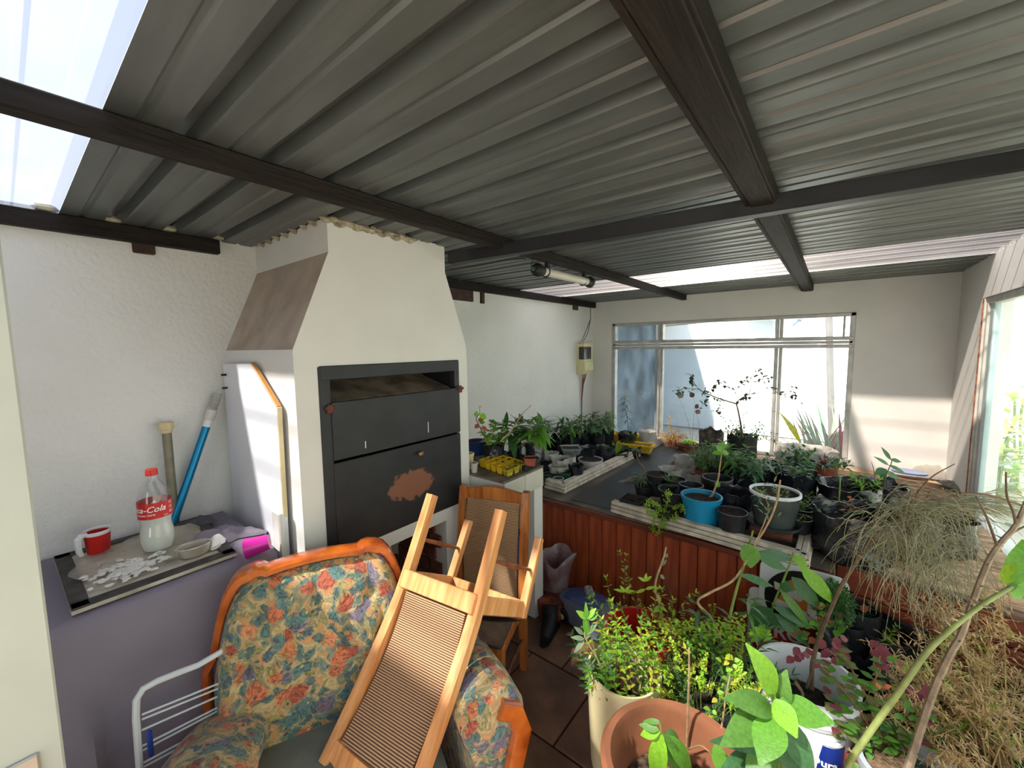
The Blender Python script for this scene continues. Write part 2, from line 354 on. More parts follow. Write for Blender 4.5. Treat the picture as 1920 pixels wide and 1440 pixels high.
# ================================================================== OUTSIDE (seen through the glazing)
b = MB(); b.box((-9, YB+.15, -.15), (9, 16, -.02)); b.box((XR+.12, -6, -.15), (9, YB+.15, -.02)); b.box((-9, -8, -.15), (XR+.12, -1.3, -.02))
tag(b.build('ground', mat('pale_paving', (176, 168, 152), .9, 0, .1, 2), None, False), kind='structure')
M_outw = mat('white_garden_wall', (224, 232, 238), .9, 0, .03, 2, .1, 20)
b = MB(); b.box((-5, 8.2, 0), (3.4, 8.4, 2.55)); tag(b.build('wall_garden_back', M_outw, None, False), kind='structure')
b = MB(); b.box((2.9, -2, 0), (3.1, 8.2, 2.55)); tag(b.build('wall_garden_right', mat('pale_mint_wall', (222, 230, 228), .9, 0, .03, 2), None, False), kind='structure')
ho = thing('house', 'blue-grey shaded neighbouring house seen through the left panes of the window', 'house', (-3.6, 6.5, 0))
b = MB(); b.box((-5.4, 5.9, 0), (-2.75, 8.1, 2.5)); b.build('wall', mat('shade_blue_render', (112, 126, 138), .9, 0, .1, 2.2, rgb2=(44, 54, 64), detail=8), ho, False)  # bluish shade under the carport is put into the wall colour
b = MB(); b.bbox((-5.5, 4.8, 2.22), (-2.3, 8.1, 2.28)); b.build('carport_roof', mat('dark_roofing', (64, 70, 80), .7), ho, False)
for y in (5.0, 5.6, 6.2):
    b = MB(); b.bbox((-5.4, y, 2.12), (-2.3, y+.08, 2.22)); b.build('rafter', mat('dark_roofing', (64, 70, 80)), ho, False)
b = MB(); b.bbox((-2.4, 4.9, 0), (-2.32, 4.98, 2.22)); b.build('post', M_alu, ho, False)
for k in range(7):
    b = MB(); b.tube([(-4.2+k*.13, 5.86, .2), (-4.2+k*.13, 5.86, 2.0)], .01, 4); b.build('burglar_bar', M_white, ho)
b = MB(); b.box((-4.3, 5.87, .2), (-3.3, 5.89, 2.0)); b.build('pane', mat('dark_glass', (46, 58, 70), .15), ho, False)
M_alu2 = mat('dull_steel', (92, 90, 88), .6)
fr = thing('pipe_frame', 'grey steel pipe frame standing in the sunlit yard behind the window', 'frame', (-.3, 6.2, 0))
for a, c in (((-2.1, 6.2, 0), (-2.1, 6.2, 1.9)), ((.05, 6.2, 0), (-.08, 6.2, 2.0))):
    b = MB(); b.tube([a, c], .035, 8); b.build('post', M_alu2, fr)
b = MB(); b.tube([(-2.1, 6.2, 1.9), (-.08, 6.2, 2.0)], .035, 8); b.build('top_rail', M_alu2, fr)
for (px, py, rr, nm) in ((1418, 572, .24, 'satellite dish nearer the middle mullion, cut off by the window head'), (1488, 578, .34, 'larger satellite dish on the garden wall beside the right mullion')):
    c = aty(px, py, 8.0); t = thing('satellite_dish', 'pale blue '+nm, 'dish', c, 'satellite dishes on the garden wall')
    M = Matrix.Rotation(R_(62), 4, 'X')@Matrix.Rotation(R_(8), 4, 'Y')
    b = MB(); b.lathe([(rr*k/6, -.25*rr*(1-(k/6)**2)) for k in range(1, 7)]+[(rr*.98, -.01), (.02, -.27*rr)], c, 20, M=M); b.build('reflector', mat('pale_blue_metal', (104, 134, 156), .6), t)
    b = MB(); b.tube([c+M@V((0, -rr*.9, 0)), c+M@V((0, -.1, .55*rr))], .012, 5); b.tube([c+M@V((0, -.1, .5*rr)), c+M@V((0, -.1, .62*rr))], .03, 6); b.build('feed_arm', M_alu, t)
    b = MB(); b.tube([c, (c.x, 8.2, c.z-.1)], .02, 6); b.build('bracket', M_alu, t)

# ================================================================== FIREPLACE
fp = thing('fireplace', 'white plastered built-in fireplace with tapering hood and black steel doors', 'fireplace', (-1.9, 1.11, 0))
X0, X1, Y0, Y1 = XW-.005, -1.55, .665, 1.56; zs, zt = 1.60, 1.975; T0, T1 = .82, 1.42
oy0, oy1, oz0, oz1 = .757, 1.492, .775, 1.527; ny0, ny1, nz1 = 1.0, 1.38, .70
b = MB()
def q4(*p): b.add(p, [(0, 1, 2, 3)])
xs = X1
rows = [0, nz1, oz0, oz1, zs]; cols = [Y0, oy0, ny0, ny1, oy1, Y1]
for i in range(4):
    for j in range(5):
        ya, yb, za, zb = cols[j], cols[j+1], rows[i], rows[i+1]
        if i == 2 and 1 <= j <= 3: continue
        if i == 0 and j == 2: continue
        q4((xs, ya, za), (xs, yb, za), (xs, yb, zb), (xs, ya, zb))
ym = [Y0+(Y1-Y0)*k/8 for k in range(9)]; tm_ = [T0+(T1-T0)*k/8 for k in range(9)]
q4((xs, Y0, zs), (xs, Y1, zs), (xs, T1, zt), (xs, T0, zt)); q4((xs, T0, zt), (xs, T1, zt), (xs, T1, 2.105), (xs, T0, 2.105))
q4((X0, Y0, 0), (xs, Y0, 0), (xs, Y0, zs), (X0, Y0, zs)); q4((xs, Y1, 0), (X0, Y1, 0), (X0, Y1, zs), (xs, Y1, zs))
q4((xs, Y1, zs), (X0, Y1, zs), (X0, T1, zt), (xs, T1, zt))
q4((X0, T0, zt), (xs, T0, zt), (xs, T0, 2.105), (X0, T0, 2.105)); q4((xs, T1, zt), (X0, T1, zt), (X0, T1, 2.105), (xs, T1, 2.105))
# reveals of firebox and wood niche
for (a, c, z0, z1, dx) in ((oy0, oy1, oz0, oz1, .42), (ny0, ny1, 0, nz1, .5)):
    q4((xs, a, z0), (xs-dx, a, z0), (xs-dx, a, z1), (xs, a, z1)); q4((xs, c, z1), (xs-dx, c, z1), (xs-dx, c, z0), (xs, c, z0))
    q4((xs, a, z1), (xs-dx, a, z1), (xs-dx, c, z1), (xs, c, z1)); q4((xs, a, z0), (xs, c, z0), (xs-dx, c, z0), (xs-dx, a, z0))
    q4((xs-dx, a, z0), (xs-dx, c, z0), (xs-dx, c, z1), (xs-dx, a, z1))
b.build('plaster_body', M_plaster_smooth, fp, False)
b = MB(); b.add([(X0, Y0, zs), (xs, Y0, zs), (xs, T0, zt), (X0, T0, zt)], [(0, 1, 2, 3)]); b.build('dusty_hood_slope', mat('dusty_beige_plaster', (190, 174, 158), .9, 0, .09, 5, .2, 40, rgb2=(160, 144, 128)), fp, False)
# mortar rim around the hood under the sheets
b = MB()
for k in range(26):
    t = k/25; p = V((xs+.006, T0+(T1-T0)*t, 2.095+.008*math.sin(k*2.3))) if k < 18 else V((xs-(k-18)*.085, T0-.006, 2.098))
    b.lathe([(.001, -.014), (.014, -.008), (.018+.006*rnd.random(), .002), (.006, .014)], p, 6, wob=.3, sx=.6, sy=1.5)
b.build('mortar_rim', mat('mortar_rim', (176, 164, 140), .95, 0, .3, 40), fp)['kind'] = 'stuff'
b = MB(); b.box((xs-.41, oy0+.002, oz0+.002), (xs-.38, oy1-.002, oz1-.002)); b.box((xs-.38, oy0+.003, oz0+.003), (xs-.015, oy0+.012, oz1-.003)); b.box((xs-.38, oy1-.012, oz0+.003), (xs-.015, oy1-.003, oz1-.003)); b.build('firebox_lining', mat('soot', (20, 19, 19), .95), fp, False)
b = MB(); M = Matrix.Translation((xs-.03, 0, 1.385))@Matrix.Rotation(R_(15), 4, 'Y'); b.box((-.34, oy0+.03, 0), (0, oy1-.03, .006), M); b.build('baffle_plate', mat('ashy_brown_plate', (150, 132, 112), .8, 0, .3, 9), fp, False)
fr_ = MB(); s0 = xs+.006
fr_.bbox((xs-.03, oy0-.006, oz0-.01), (s0, oy0+.040, oz1+.006), .003); fr_.bbox((xs-.03, oy1-.030, 1.395), (s0, oy1+.004, oz1+.006), .003)
fr_.bbox((xs-.03, oy0, 1.478), (s0+.001, oy1, oz1+.008), .003); fr_.bbox((xs-.03, oy0+.03, oz0-.012), (s0-.002, oy1, oz0+.02), .003); frm = fr_.build('steel_frame', M_steel, fp, False)
b = MB(); b.bbox((xs-.002, oy0+.036, 1.155), (xs+.012, oy1-.002, 1.39), .002); b.build('upper_flap', M_steel, fp, False)
# lower door with a worn rusty patch
md = mat('scratched_black_steel', (40, 40, 44), .5, .2, .15, 9, .08, 30)
n = md.node_tree.nodes; l = md.node_tree.links; P_ = n['Principled BSDF']; src = P_.inputs['Base Color'].links[0].from_socket
g = n.new('ShaderNodeNewGeometry'); vd = n.new('ShaderNodeVectorMath'); vd.operation = 'SUBTRACT'; vd.inputs[1].default_value = (xs, 1.165, .955)
vs_ = n.new('ShaderNodeVectorMath'); vs_.operation = 'MULTIPLY'; vs_.inputs[1].default_value = (0, 8.5, 15); ln = n.new('ShaderNodeVectorMath'); ln.operation = 'LENGTH'
nz = n.new('ShaderNodeTexNoise'); nz.inputs['Scale'].default_value = 30; nz.inputs['Detail'].default_value = 8; ad = n.new('ShaderNodeMath'); ad.operation = 'ADD'; mr = n.new('ShaderNodeMapRange')
mr.inputs[1].default_value = 1.45; mr.inputs[2].default_value = 1.6; mr.inputs[3].default_value = 1; mr.inputs[4].default_value = 0
l.new(g.outputs['Position'], vd.inputs[0]); l.new(vd.outputs[0], vs_.inputs[0]); l.new(vs_.outputs[0], ln.inputs[0]); l.new(g.outputs['Position'], nz.inputs[0])
l.new(ln.outputs['Value'], ad.inputs[0]); l.new(nz.outputs[0], ad.inputs[1]); l.new(ad.outputs[0], mr.inputs[0])
mx = n.new('ShaderNodeMixRGB'); mx.inputs[2].default_value = (*srgb((132, 84, 64)), 1); l.new(mr.outputs[0], mx.inputs[0]); l.new(src, mx.inputs[1]); l.new(mx.outputs[0], P_.inputs['Base Color'])
b = MB(); b.bbox((xs-.004, oy0+.034, oz0+.005), (xs+.010, oy1-.002, 1.145), .002); dl = b.build('lower_door', md, fp, False)
b = MB(); pk = V((xs+.012, 1.205, 1.10)); Mk = Matrix.Rotation(R_(90), 4, 'Y'); b.lathe([(.004, 0), (.005, .012), (.013, .018), (.014, .026), (.008, .032), (.001, .033)], pk, 12, M=Mk); b.build('door_knob', mat('old_brass', (150, 122, 90), .35, .8), dl)
for yy, zz in ((oy0+.03, 1.37), (oy1+.002, 1.385)):
    b = MB(); b.bbox((xs+.004, yy-.014, zz-.022), (xs+.02, yy+.012, zz+.014), .005); b.tube([(xs+.015, yy-.02, zz), (xs+.015, yy+.018, zz)], .007, 6); b.build('hinge_lug', mat('rusty_lug', (110, 62, 48), .8, 0, .3, 50), fp)
for k, (yy, zz) in enumerate(((.93, 1.2), (1.27, 1.22))):
    b = MB(); b.bbox((xs+.0115, yy, zz-.02-.012*k), (xs+.0128, yy+.004, zz+.01+.01*k), .0005); b.build('paint_drip', M_white, fp, False)
# bricks showing inside the wood niche
bm_ = None
for r in range(9):
    for c in range(5):
        a = xs-.45+c*.095+(.045 if r % 2 else 0); z0 = .01+r*.076
        if a+.085 > xs-.02: continue
        M = Matrix.Translation((a-fp.location.x, ny1-.018-fp.location.y, z0))
        if bm_ is None:
            q = MB(); q.bbox((0, 0, 0), (.085, .016, .066), .003); o = q.build('brick', M_brick, fp, False, local=True); o.matrix_local = M; bm_ = o.data
        else: inst('brick', bm_, fp, M)

# ================================================================== COUNTER BESIDE THE FIREPLACE
ct = thing('masonry_counter', 'white plastered counter with tiled edge beside the fireplace', 'counter', (-1.7, 1.8, 0))
b = MB(); b.box((XW, 1.565, .80), (-1.315, 1.925, .895)); b.box((-1.42, 1.84, 0), (-1.312, 1.925, .80)); b.box((XW, 1.86, 0), (-1.42, 1.925, .8)); b.box((XW, 1.565, 0), (-1.86, 1.86, .8)); b.build('counter_body', M_plaster_smooth, ct, False)
b = MB(); b.bbox((XW, 1.562, .893), (-1.305, 1.93, .905), .003); b.build('counter_top', mat('dusty_grey_screed', (128, 116, 100), .8, 0, .25, 12), ct, False)
for y0 in (1.565, 1.745):
    b = MB(); b.bbox((-1.316, y0, .785), (-1.302, y0+.176, .893), .003); b.build('tile', M_ctile, ct, False)
b = MB(); b.bbox((-1.42, 1.838, .785), (-1.303, 1.846, .893), .002); b.build('tile', M_ctile, ct, False)
t = thing('storage_box', 'blue plastic storage box pushed under the tiled counter', 'box', (-1.55, 1.7, 0))
b = MB(); b.bbox((-1.8, 1.60, .02), (-1.36, 1.82, .5), .02); b.build('box_body', mat('navy_plastic', (42, 66, 130), .45), t); b = MB(); b.bbox((-1.81, 1.59, .5), (-1.35, 1.83, .53), .01); b.build('lid', mat('navy_lid', (36, 54, 110), .45), t)

# ================================================================== SLATTED BENCH (planter shelf along the back)
ZB = .565
bn = thing('planter_bench', 'long wooden bench fronted with upright red-stained boards under the window', 'bench', (-1, 3, 0))
sm = None
for k in range(17):
    x0 = -1.559+k*.0937
    q = MB(); wd = .0915
    if k in (0, 6, 11):
        q.add([(0, 0, 0), (.004, -.006, 0), (wd-.004, -.006, 0), (wd, 0, 0), (wd, .014, 0), (0, .014, 0)]+[(x, y, .535) for x, y in ((0, 0), (.004, -.006), (wd-.004, -.006), (wd, 0), (wd, .014), (0, .014))], [(0, 1, 7, 6), (1, 2, 8, 7), (2, 3, 9, 8), (3, 4, 10, 9), (4, 5, 11, 10), (5, 0, 6, 11), (6, 7, 8, 9, 10, 11)])
        o = q.build('board', M_slat, bn, False, local=True); sm = o.data; o.location = V((x0, 2.262, .004))-bn.location
    else:
        inst('board', sm, bn, Matrix.Translation(V((x0, 2.262+.0015*rnd.random(), .004))-bn.location))
b = MB(); b.box((-1.56, 2.279, 0), (.03, 2.30, .54)); b.box((.0, 2.29, 0), (.03, 4.3, .54)); b.build('carcass', mat('dark_gap', (40, 20, 14), .9), bn, False)
b = MB(); b.bbox((-1.56, 2.235, .528), (.045, 2.30, .556), .004); b.build('edge_moulding', woodmat('dark_red_moulding', (120, 56, 36), (76, 32, 20), .45, (.1, 1, 1)), bn, False)
b = MB(); b.bbox((XW+.002, 2.27, .53), (.05, YB-.003, ZB), .003); b.build('bench_top', mat('weathered_bench_top', (116, 104, 90), .8, 0, .3, 10, .3, 40, stretch=(1, .2, 1)), bn, False)
b = MB(); b.bbox((-1.35, 2.32, ZB), (-.98, 3.95, ZB+.004), .001); b.build('black_sheet', mat('black_damp_sheet', (44, 46, 48), .45, 0, .25, 6, .3, 12), bn, False)
b = MB(); b.bbox((-.95, 4.05, ZB), (.05, 4.2, ZB+.03), .004); b.build('back_plank', M_log, bn, False)

# ---- right-hand platform of rough planks with horizontal cladding
pf = thing('plank_platform', 'low platform topped with rough bark-edged planks under the right-hand window', 'platform', (.4, 3.3, 0))
x = 2.475
k = 0
while x < YB-.06:
    wd = .058+.026*rnd.random(); b = MB(); sl = -.20
    z0 = ZB-.032+.008*rnd.random(); n_ = 8; ph = rnd.random()*20
    xa, xb = .06, XR-.003
    def pl(u, v, x=x, wd=wd, z0=z0, ph=ph, sl=sl):
        X = xa+(xb-xa)*u; an = PI*(v); e = .006*noise.noise(V((X*9, ph, 0)))
        return (X, x+sl*(X-xa)+wd/2-(wd*.5+e)*math.cos(an), z0+.034*math.sin(an)**.8+.004*noise.noise(V((X*12, v*4, ph))))
    b.grid(pl, 10, 5); b.build('log_plank', M_log, pf); x += wd+.002; k += 1
b = MB(); b.box((.056, 2.50, .0), (XR-.004, YB-.004, ZB-.02)); b.build('carcass', mat('dark_gap', (40, 20, 14)), pf, False)
fv = V((XR-.06, -.13, 0)).normalized()
for i, (z0, z1) in enumerate(((.005, .13), (.135, .265), (.27, .40), (.405, .53))):
    b = MB(); b.beam((.055, 2.46+.004*(i % 2), (z0+z1)/2), (XR-.004, 2.345+.004*(i % 2), (z0+z1)/2), .022, z1-z0, bev=.006); b.build('cladding_board', M_slatH, pf, False)
b = MB(); b.beam((.055, 2.452, ZB-.02), (XR-.004, 2.337, ZB-.02), .05, .026, bev=.006); b.build('edge_board', woodmat('grey_brown_edge', (120, 92, 72), (86, 60, 46), .8, (.1, 1, 1)), pf, False)

# ---- old aluminium window frames lying flat on the bench
def flatframe(p0, p1, p2, label, n=2, wd=.05, sides='abcd', z=ZB+.002):
    a, b_, c = V(p0), V(p1), V(p2); d = a+(c-b_)
    t = thing('window_frame', label, 'frame', ((a+c)/2).to_2d().to_3d()+V((0, 0, z)), 'old window frames lying on the bench')
    P4 = [a, b_, c, d]
    cen = (a+c)/2
    for k in range(n):
        for i in range(4):
            if 'abcd'[i] not in sides: continue
            p, q = P4[i].copy(), P4[(i+1) % 4].copy()
            s = (q-p).normalized(); inw = V((-s.y, s.x, 0)); 
            if inw.dot(cen-p) < 0: inw = -inw
            for (off, ww, hh, zz) in ((.012, .024, .020, 0), (.037, .022, .013, .003)):
                off += .006*k
                m = MB(); m.beam(V((p.x, p.y, z+k*.023+zz+.01))+inw*off, V((q.x, q.y, z+k*.023+zz+.01))+inw*off, ww, hh, bev=.003); m.build('rail', M_aluD, t, False)
    return t
flatframe((-1.62, 2.40, 0), (-1.44, 2.385, 0), (-1.36, 4.24, 0), 'weathered white window frame lying flat around the seedling pots by the left wall', 3, sides='ab')
flatframe((-1.05, 2.285, 0), (-.045, 2.205, 0), (-.01, 3.65, 0), 'stacked pale window frames lying flat around the blue pot at the bench edge', 3, sides='abc')

# ================================================================== LEFT TABLE WITH CLOTH
tb = thing('covered_table', 'table against the left wall draped to the floor in purple-grey cloth', 'table', (-1.9, .1, 0))
b = MB()
prof = [(XW+.012, .842), (-2.0, .846), (-1.72, .846), (-1.645, .842), (-1.622, .82), (-1.612, .74), (-1.595, .6), (-1.575, .45), (-1.56, .3), (-1.55, .15), (-1.545, .02)]
def clothf(u, v):
    y = -.85+(1.445)*u; t = v*10; i = min(int(t), 9); f = t-i
    x = prof[i][0]*(1-f)+prof[i+1][0]*f; z = prof[i][1]*(1-f)+prof[i+1][1]*f
    d = max(0, (.80-z)/.8)
    fold = math.sin((y*1.0+z*1.5)*9+1.2*math.sin(y*5))*.5+.5
    x += d**.7*((.14 if y < .08 else .05)*fold*(1-.6*u)+.02*noise.noise(V((y*6, z*6, 0))))
    if z > .8: z += .003*noise.noise(V((x*8, y*8, 3)))
    z += (.03*max(0, -y-.1) if v < .3 else 0)
    return (x, y+.0*d, z)
b.grid(clothf, 64, 44)
def clothside(u, v):
    y = .595; x = XW+.012+(-1.64-XW-.012)*u; z = .842-.82*v
    return (x+(.05*v*u), y+.012*v*math.sin(u*14)+.01*v, z+(.0))
b.grid(clothside, 24, 16); b.build('tablecloth', M_cloth, tb)
b = MB(); b.box((XW+.02, -.83, .80), (-1.66, .58, .835)); b.build('table_top', mat('plain_board', (150, 130, 104)), tb, False)
for xx in (XW+.05, -1.72):
    for yy in (-.78, .52):
        b = MB(); b.bbox((xx, yy, 0), (xx+.045, yy+.045, .8)); b.build('leg', mat('plain_board', (150, 130, 104)), tb, False)
zt_ = .862
tr = thing('tray', 'dark-rimmed board tray dusted with white powder on the cloth-covered table', 'tray', (-1.93, .28, zt_))
c0, c1, c2, c3 = V((-2.176, .062, 0)), V((-1.673, .068, 0)), V((-1.684, .481, 0)), V((-2.181, .506, 0))
M_tb = mat('dark_tray_rim', (70, 64, 60), .7, 0, .3, 20); M_tb2 = mat('powdery_board', (206, 198, 184), .8, 0, .1, 7, .2, 40, rgb2=(150, 138, 120), detail=7)
b = MB(); vs = [p+V((0, 0, zt_-.012)) for p in (c0, c1, c2, c3)]+[p+V((0, 0, zt_)) for p in (c0, c1, c2, c3)]; b.add(vs, [(0, 3, 2, 1), (0, 1, 5, 4), (1, 2, 6, 5), (2, 3, 7, 6), (3, 0, 4, 7), (4, 5, 6, 7)]); b.build('board', M_tb2, tr, False)
for p, q in ((c0, c1), (c1, c2), (c2, c3), (c3, c0)):
    inw = V((-(q-p).y, (q-p).x, 0)).normalized()*.02
    b = MB(); b.beam(p+inw+V((0, 0, zt_+.002)), q+inw+V((0, 0, zt_+.002)), .04, .008, bev=.002); b.build('rim', M_tb, tr, False)
zt2 = zt_+.003
t = thing('plastic_film', 'crumpled clear plastic film spread over the tray', 'film', (-1.95, .28, zt2))
b = MB()
def film(u, v):
    x = -2.12+.36*v+.03*math.sin(u*7); y = .10+.34*u+.02*math.sin(v*9)
    return (x, y, zt2+.004+.014*abs(noise.noise(V((x*14, y*14, 1))))+.006*abs(noise.noise(V((x*40, y*40, 1)))))
b.grid(film, 40, 30); b.build('film_sheet', M_sheetpl, t, False)
t = thing('powder_spill', 'patch of spilled white powder on the tray near the mug', 'powder', (-1.78, .2, zt2)); t['kind'] = 'stuff'
b = MB()
for k in range(160):
    px, py = -1.83+rnd.gauss(0, .04), .22+rnd.gauss(0, .05); b.lathe([(.001, .004), (.004+.005*rnd.random(), .003), (.005+.009*rnd.random(), 0)], (px, py, zt2+.006+.006*rnd.random()), 7, wob=.5)
b.build('powder_grains', mat('white_powder', (226, 222, 214), .95, 0, .05), t)
for o in t.children: o['kind'] = 'stuff'
# mug / measuring jug
p = at(186, 1036, zt2); p.z = zt2+.002
t = thing('measuring_jug', 'red plastic measuring jug with white rim and handle on the tray', 'jug', p)
b = MB(); b.lathe([(.002, 0), (.028, 0), (.031, .004), (.036, .076), (.0365, .078), (.033, .078), (.028, .006), (.002, .005)], p, 28); b.build('cup', mat('red_cup', (206, 30, 26), .4), t)
b = MB(); b.lathe([(.0362, .072), (.0385, .084), (.0375, .086), (.034, .084), (.028, .008), (.002, .007)], p, 28); b.build('white_liner', M_white, t)
hd = (CC-p).to_2d().normalized(); sd = V((-CR.x, -CR.y)).normalized(); hv = (hd*.75+sd*.65).normalized()
b = MB(); h = V((hv.x, hv.y, 0)); pts = [p+h*.032+V((0, 0, .080)), p+h*.048+V((0, 0, .082)), p+h*.058+V((0, 0, .074)), p+h*.057+V((0, 0, .03)), p+h*.051+V((0, 0, .012))]
b.tube(pts, [.008, .010, .010, .009, .007], 8); b.build('handle', M_white, t)
# cola bottle
p = at(298, 1030, zt2); p.z = zt2+.002; s = 1.24
t = thing('drinks_bottle', 'two-litre plastic drinks bottle with red cap and label, half full of milky liquid', 'bottle', p)
prf = [(.002, .004), (.022, 0), (.034, .006), (.040, .03), (.0405, .055), (.036, .078), (.0365, .09), (.0395, .105), (.0398, .15), (.0395, .158), (.038, .17), (.031, .19), (.019, .208), (.013, .216), (.0115, .222), (.0115, .232)]
prf = [(r*s, z*s) for r, z in prf]
b = MB(); b.lathe(prf, p, 32); b.build('bottle_body', glassmat('pet_plastic', (.95, .96, .96), .05, (.9, .9, .9), .10, .06), t)
b = MB(); b.lathe([(max(.001, r-.0018), z+.001) for r, z in prf if z < .15*s]+[(.001, .1505*s)], p, 32); b.build('milky_liquid', mat('milky_liquid', (244, 246, 238), .3, 0, .02, trans=.3), t)
b = MB(); b.lathe([(.001, .246*s), (.013*s, .246*s), (.0145*s, .243*s), (.0145*s, .228*s), (.0125*s, .228*s)], p, 20); b.build('cap', M_red, t)
b = MB(); b.lathe([(.0403*s, .106*s), (.0403*s, .153*s)], p, 40); lab = b.build('label_band', M_red, t)
ctr = math.atan2(-p.y, -p.x)
def wraptext(txt, size, r, z, ang, m, parent, shear=0, bold=0, center=p):
    vs, fs = textgeo(txt, size, shear, bold)
    b = MB(); b.add([center+V((r*math.cos(ang+v.x/r), r*math.sin(ang+v.x/r), z+v.y)) for v in vs], fs); return b.build('lettering', m, parent, False)
M_wt = mat('white_print', (236, 236, 232), .5, 0, .01)
wraptext('Coca-Cola', .030, .0407*s, .127*s, ctr-.70, M_wt, t, .35, .012); wraptext('ORIGINAL TASTE', .0085, .0407*s, .116*s, ctr-.66, M_wt, t, 0, .02)
wraptext('2 Litre', .006, .0407*s, .110*s, ctr+.62, M_wt, t, 0, .02)
for k in range(3):
    b = MB(); an = ctr+1.02; 
    vs = [p+V((.0408*s*math.cos(an+(u-.5)*.34), .0408*s*math.sin(an+(u-.5)*.34), (.113+k*.0135+vv*.009)*s)) for u, vv in ((0, 0), (.5, 0), (1, 0), (1, 1), (.5, 1), (0, 1))]
    b.add(vs, [(0, 1, 4, 5), (1, 2, 3, 4)]); b.build('panel_print', mat('pink_print', (236, 150, 140), .5), t, False)
# tin bowl
p = at(365, 1040, zt2); p.z = zt2+.001
t = thing('tin_bowl', 'small oval stainless steel bowl at the edge of the tray', 'bowl', p)
b = MB(); b.lathe([(.002, 0), (.034, 0), (.040, .006), (.0445, .034), (.047, .036), (.0465, .038), (.042, .036), (.037, .008), (.002, .004)], p, 28, sx=.8, sy=1.1); b.build('bowl_body', M_metal, t)
# white tissue, gloves, rags
def rag(name, label, cat, c, rx, ry, h, m, seed, zz, rot=0, freq=1):
    t = thing(name, label, cat, (c[0], c[1], zz)); b = MB(); ph = seed*3.7
    def f(u, v):
        an = 2*PI*u; r = v; rr = 1+.35*noise.noise(V((math.cos(an)*1.3*freq+ph, math.sin(an)*1.3*freq, ph)))*2
        x = r*rx*rr*math.cos(an); y = r*ry*rr*math.sin(an)
        z = h*(1-v**3)*(.55+.6*abs(noise.noise(V((x*26*freq, y*26*freq, ph)))))+.002
        return (c[0]+x*math.cos(rot)-y*math.sin(rot), c[1]+x*math.sin(rot)+y*math.cos(rot), zz+z)
    b.grid(f, 36, 9); b.build('folds', m, t); return t
q = at(405, 1022, zt2); rag('tissue', 'crumpled white tissue beside the steel bowl', 'tissue', q, .028, .04, .045, mat('tissue_white', (236, 234, 232), .9, 0, .03), 3, zt2, .9)
q = at(378, 978, zt2); rag('glove', 'dark grey glove lying at the back corner of the tray', 'glove', q, .05, .035, .03, M_grey, 5, zt2, .5)
q = at(455, 1005, .85); rag('rag', 'lilac-grey rag bunched at the table corner', 'rag', (q.x-.05, q.y-.05), .13, .075, .05, M_cloth, 8, .848, 1.1)
# magenta cup lying on its side
p = at(497, 1028, .87); p.z = .885
t = thing('plastic_cup', 'magenta plastic cup lying on its side behind the table corner', 'cup', p)
M = Matrix.Rotation(R_(100), 4, 'X')@Matrix.Rotation(-.5, 4, 'Y'); b = MB(); b.lathe([(.001, 0), (.026, 0), (.036, .075), (.038, .078), (.035, .078), (.025, .004), (.001, .004)], p+V((-.01, .02, 0)), 24, M=M); b.build('cup_body', M_magenta, t)
# pole & pipe against the wall
t = thing('telescopic_pole', 'bright blue telescopic pole with white fittings leaning into the wall corner', 'pole', (-2.2, .42, .85))
a_, c_ = atx(330, 965, -2.19), atx(387, 800, -2.2); e_ = atx(408, 738, -2.2)
b = MB(); b.tube([a_+(a_-c_)*.12, c_], .0155, 12); b.build('tube', mat('metallic_blue', (10, 130, 176), .28, .5, .05), t)
d_ = (e_-c_); 
b = MB(); b.tube([c_, c_+d_*.22], .016, 12); b.build('sticker', M_white, t)
b = MB(); b.tube([c_+d_*.2, c_+d_*.24, c_+d_*.5, c_+d_*.52], [.018, .021, .022, .017], 12); b.build('clamp_nut', M_fascia, t)
b = MB(); b.tube([c_+d_*(.52+.48*k/12) for k in range(13)], [.017+.0025*(k % 2) for k in range(13)], 10); b.build('threaded_end', mat('grey_fitting', (180, 178, 172), .5), t)
t = thing('plastic_pipe', 'greenish clear pipe with ribbed cream screw cap standing behind the bottle', 'pipe', (-2.2, .41, .85))
a_ = atx(312, 806, -2.2); b = MB(); b.tube([(a_.x, a_.y, .85), a_], .0165, 12); b.build('tube', mat('murky_pipe', (136, 132, 108), .35, 0, .2, 14), t)
b = MB(); b.tube([a_-V((0, 0, .012)), a_, a_+V((0, 0, .002)), a_+V((0, 0, .03)), a_+V((0, 0, .034))], [.019, .020, .024, .025, .021], 20)
for k in range(16): an = 2*PI*k/16; b.tube([a_+V((.0245*math.cos(an), .0245*math.sin(an), .003)), a_+V((.0255*math.cos(an), .0255*math.sin(an), .03))], .0016, 4)
b.build('cap', M_cream, t)
# white shelf board with cut corner leaning against the fireplace side
t = thing('shelf_board', 'white laminate board with a cut corner and orange edging standing beside the fireplace', 'board', (-1.9, .63, .6))
Mb = Matrix(((1, 0, 0, 0), (0, 0, 1, .635), (0, 1, 0, 0), (0, 0, 0, 1)))
poly = [(-2.215, .62), (-2.205, 1.537), (-1.875, 1.545), (-1.645, 1.381), (-1.655, .62)]
b = MB(); b.prism(poly, Mb, .016); b.build('panel', mat('white_laminate', (224, 224, 230), .35, 0, .02, 3), t, False)
b = MB(); b.beam((-1.873, .643, 1.549), (-1.642, .643, 1.384), .018, .007); b.build('orange_edging', mat('orange_veneer', (206, 140, 70), .5), t, False)
b = MB(); b.beam((-1.641, .643, 1.384), (-1.652, .643, .95), .018, .007); b.build('pale_edging', M_cream, t, False)
b = MB(); b.bbox((-1.70, .612, .62), (-1.635, .634, .975), .004); b.build('batten', M_fascia, t, False)
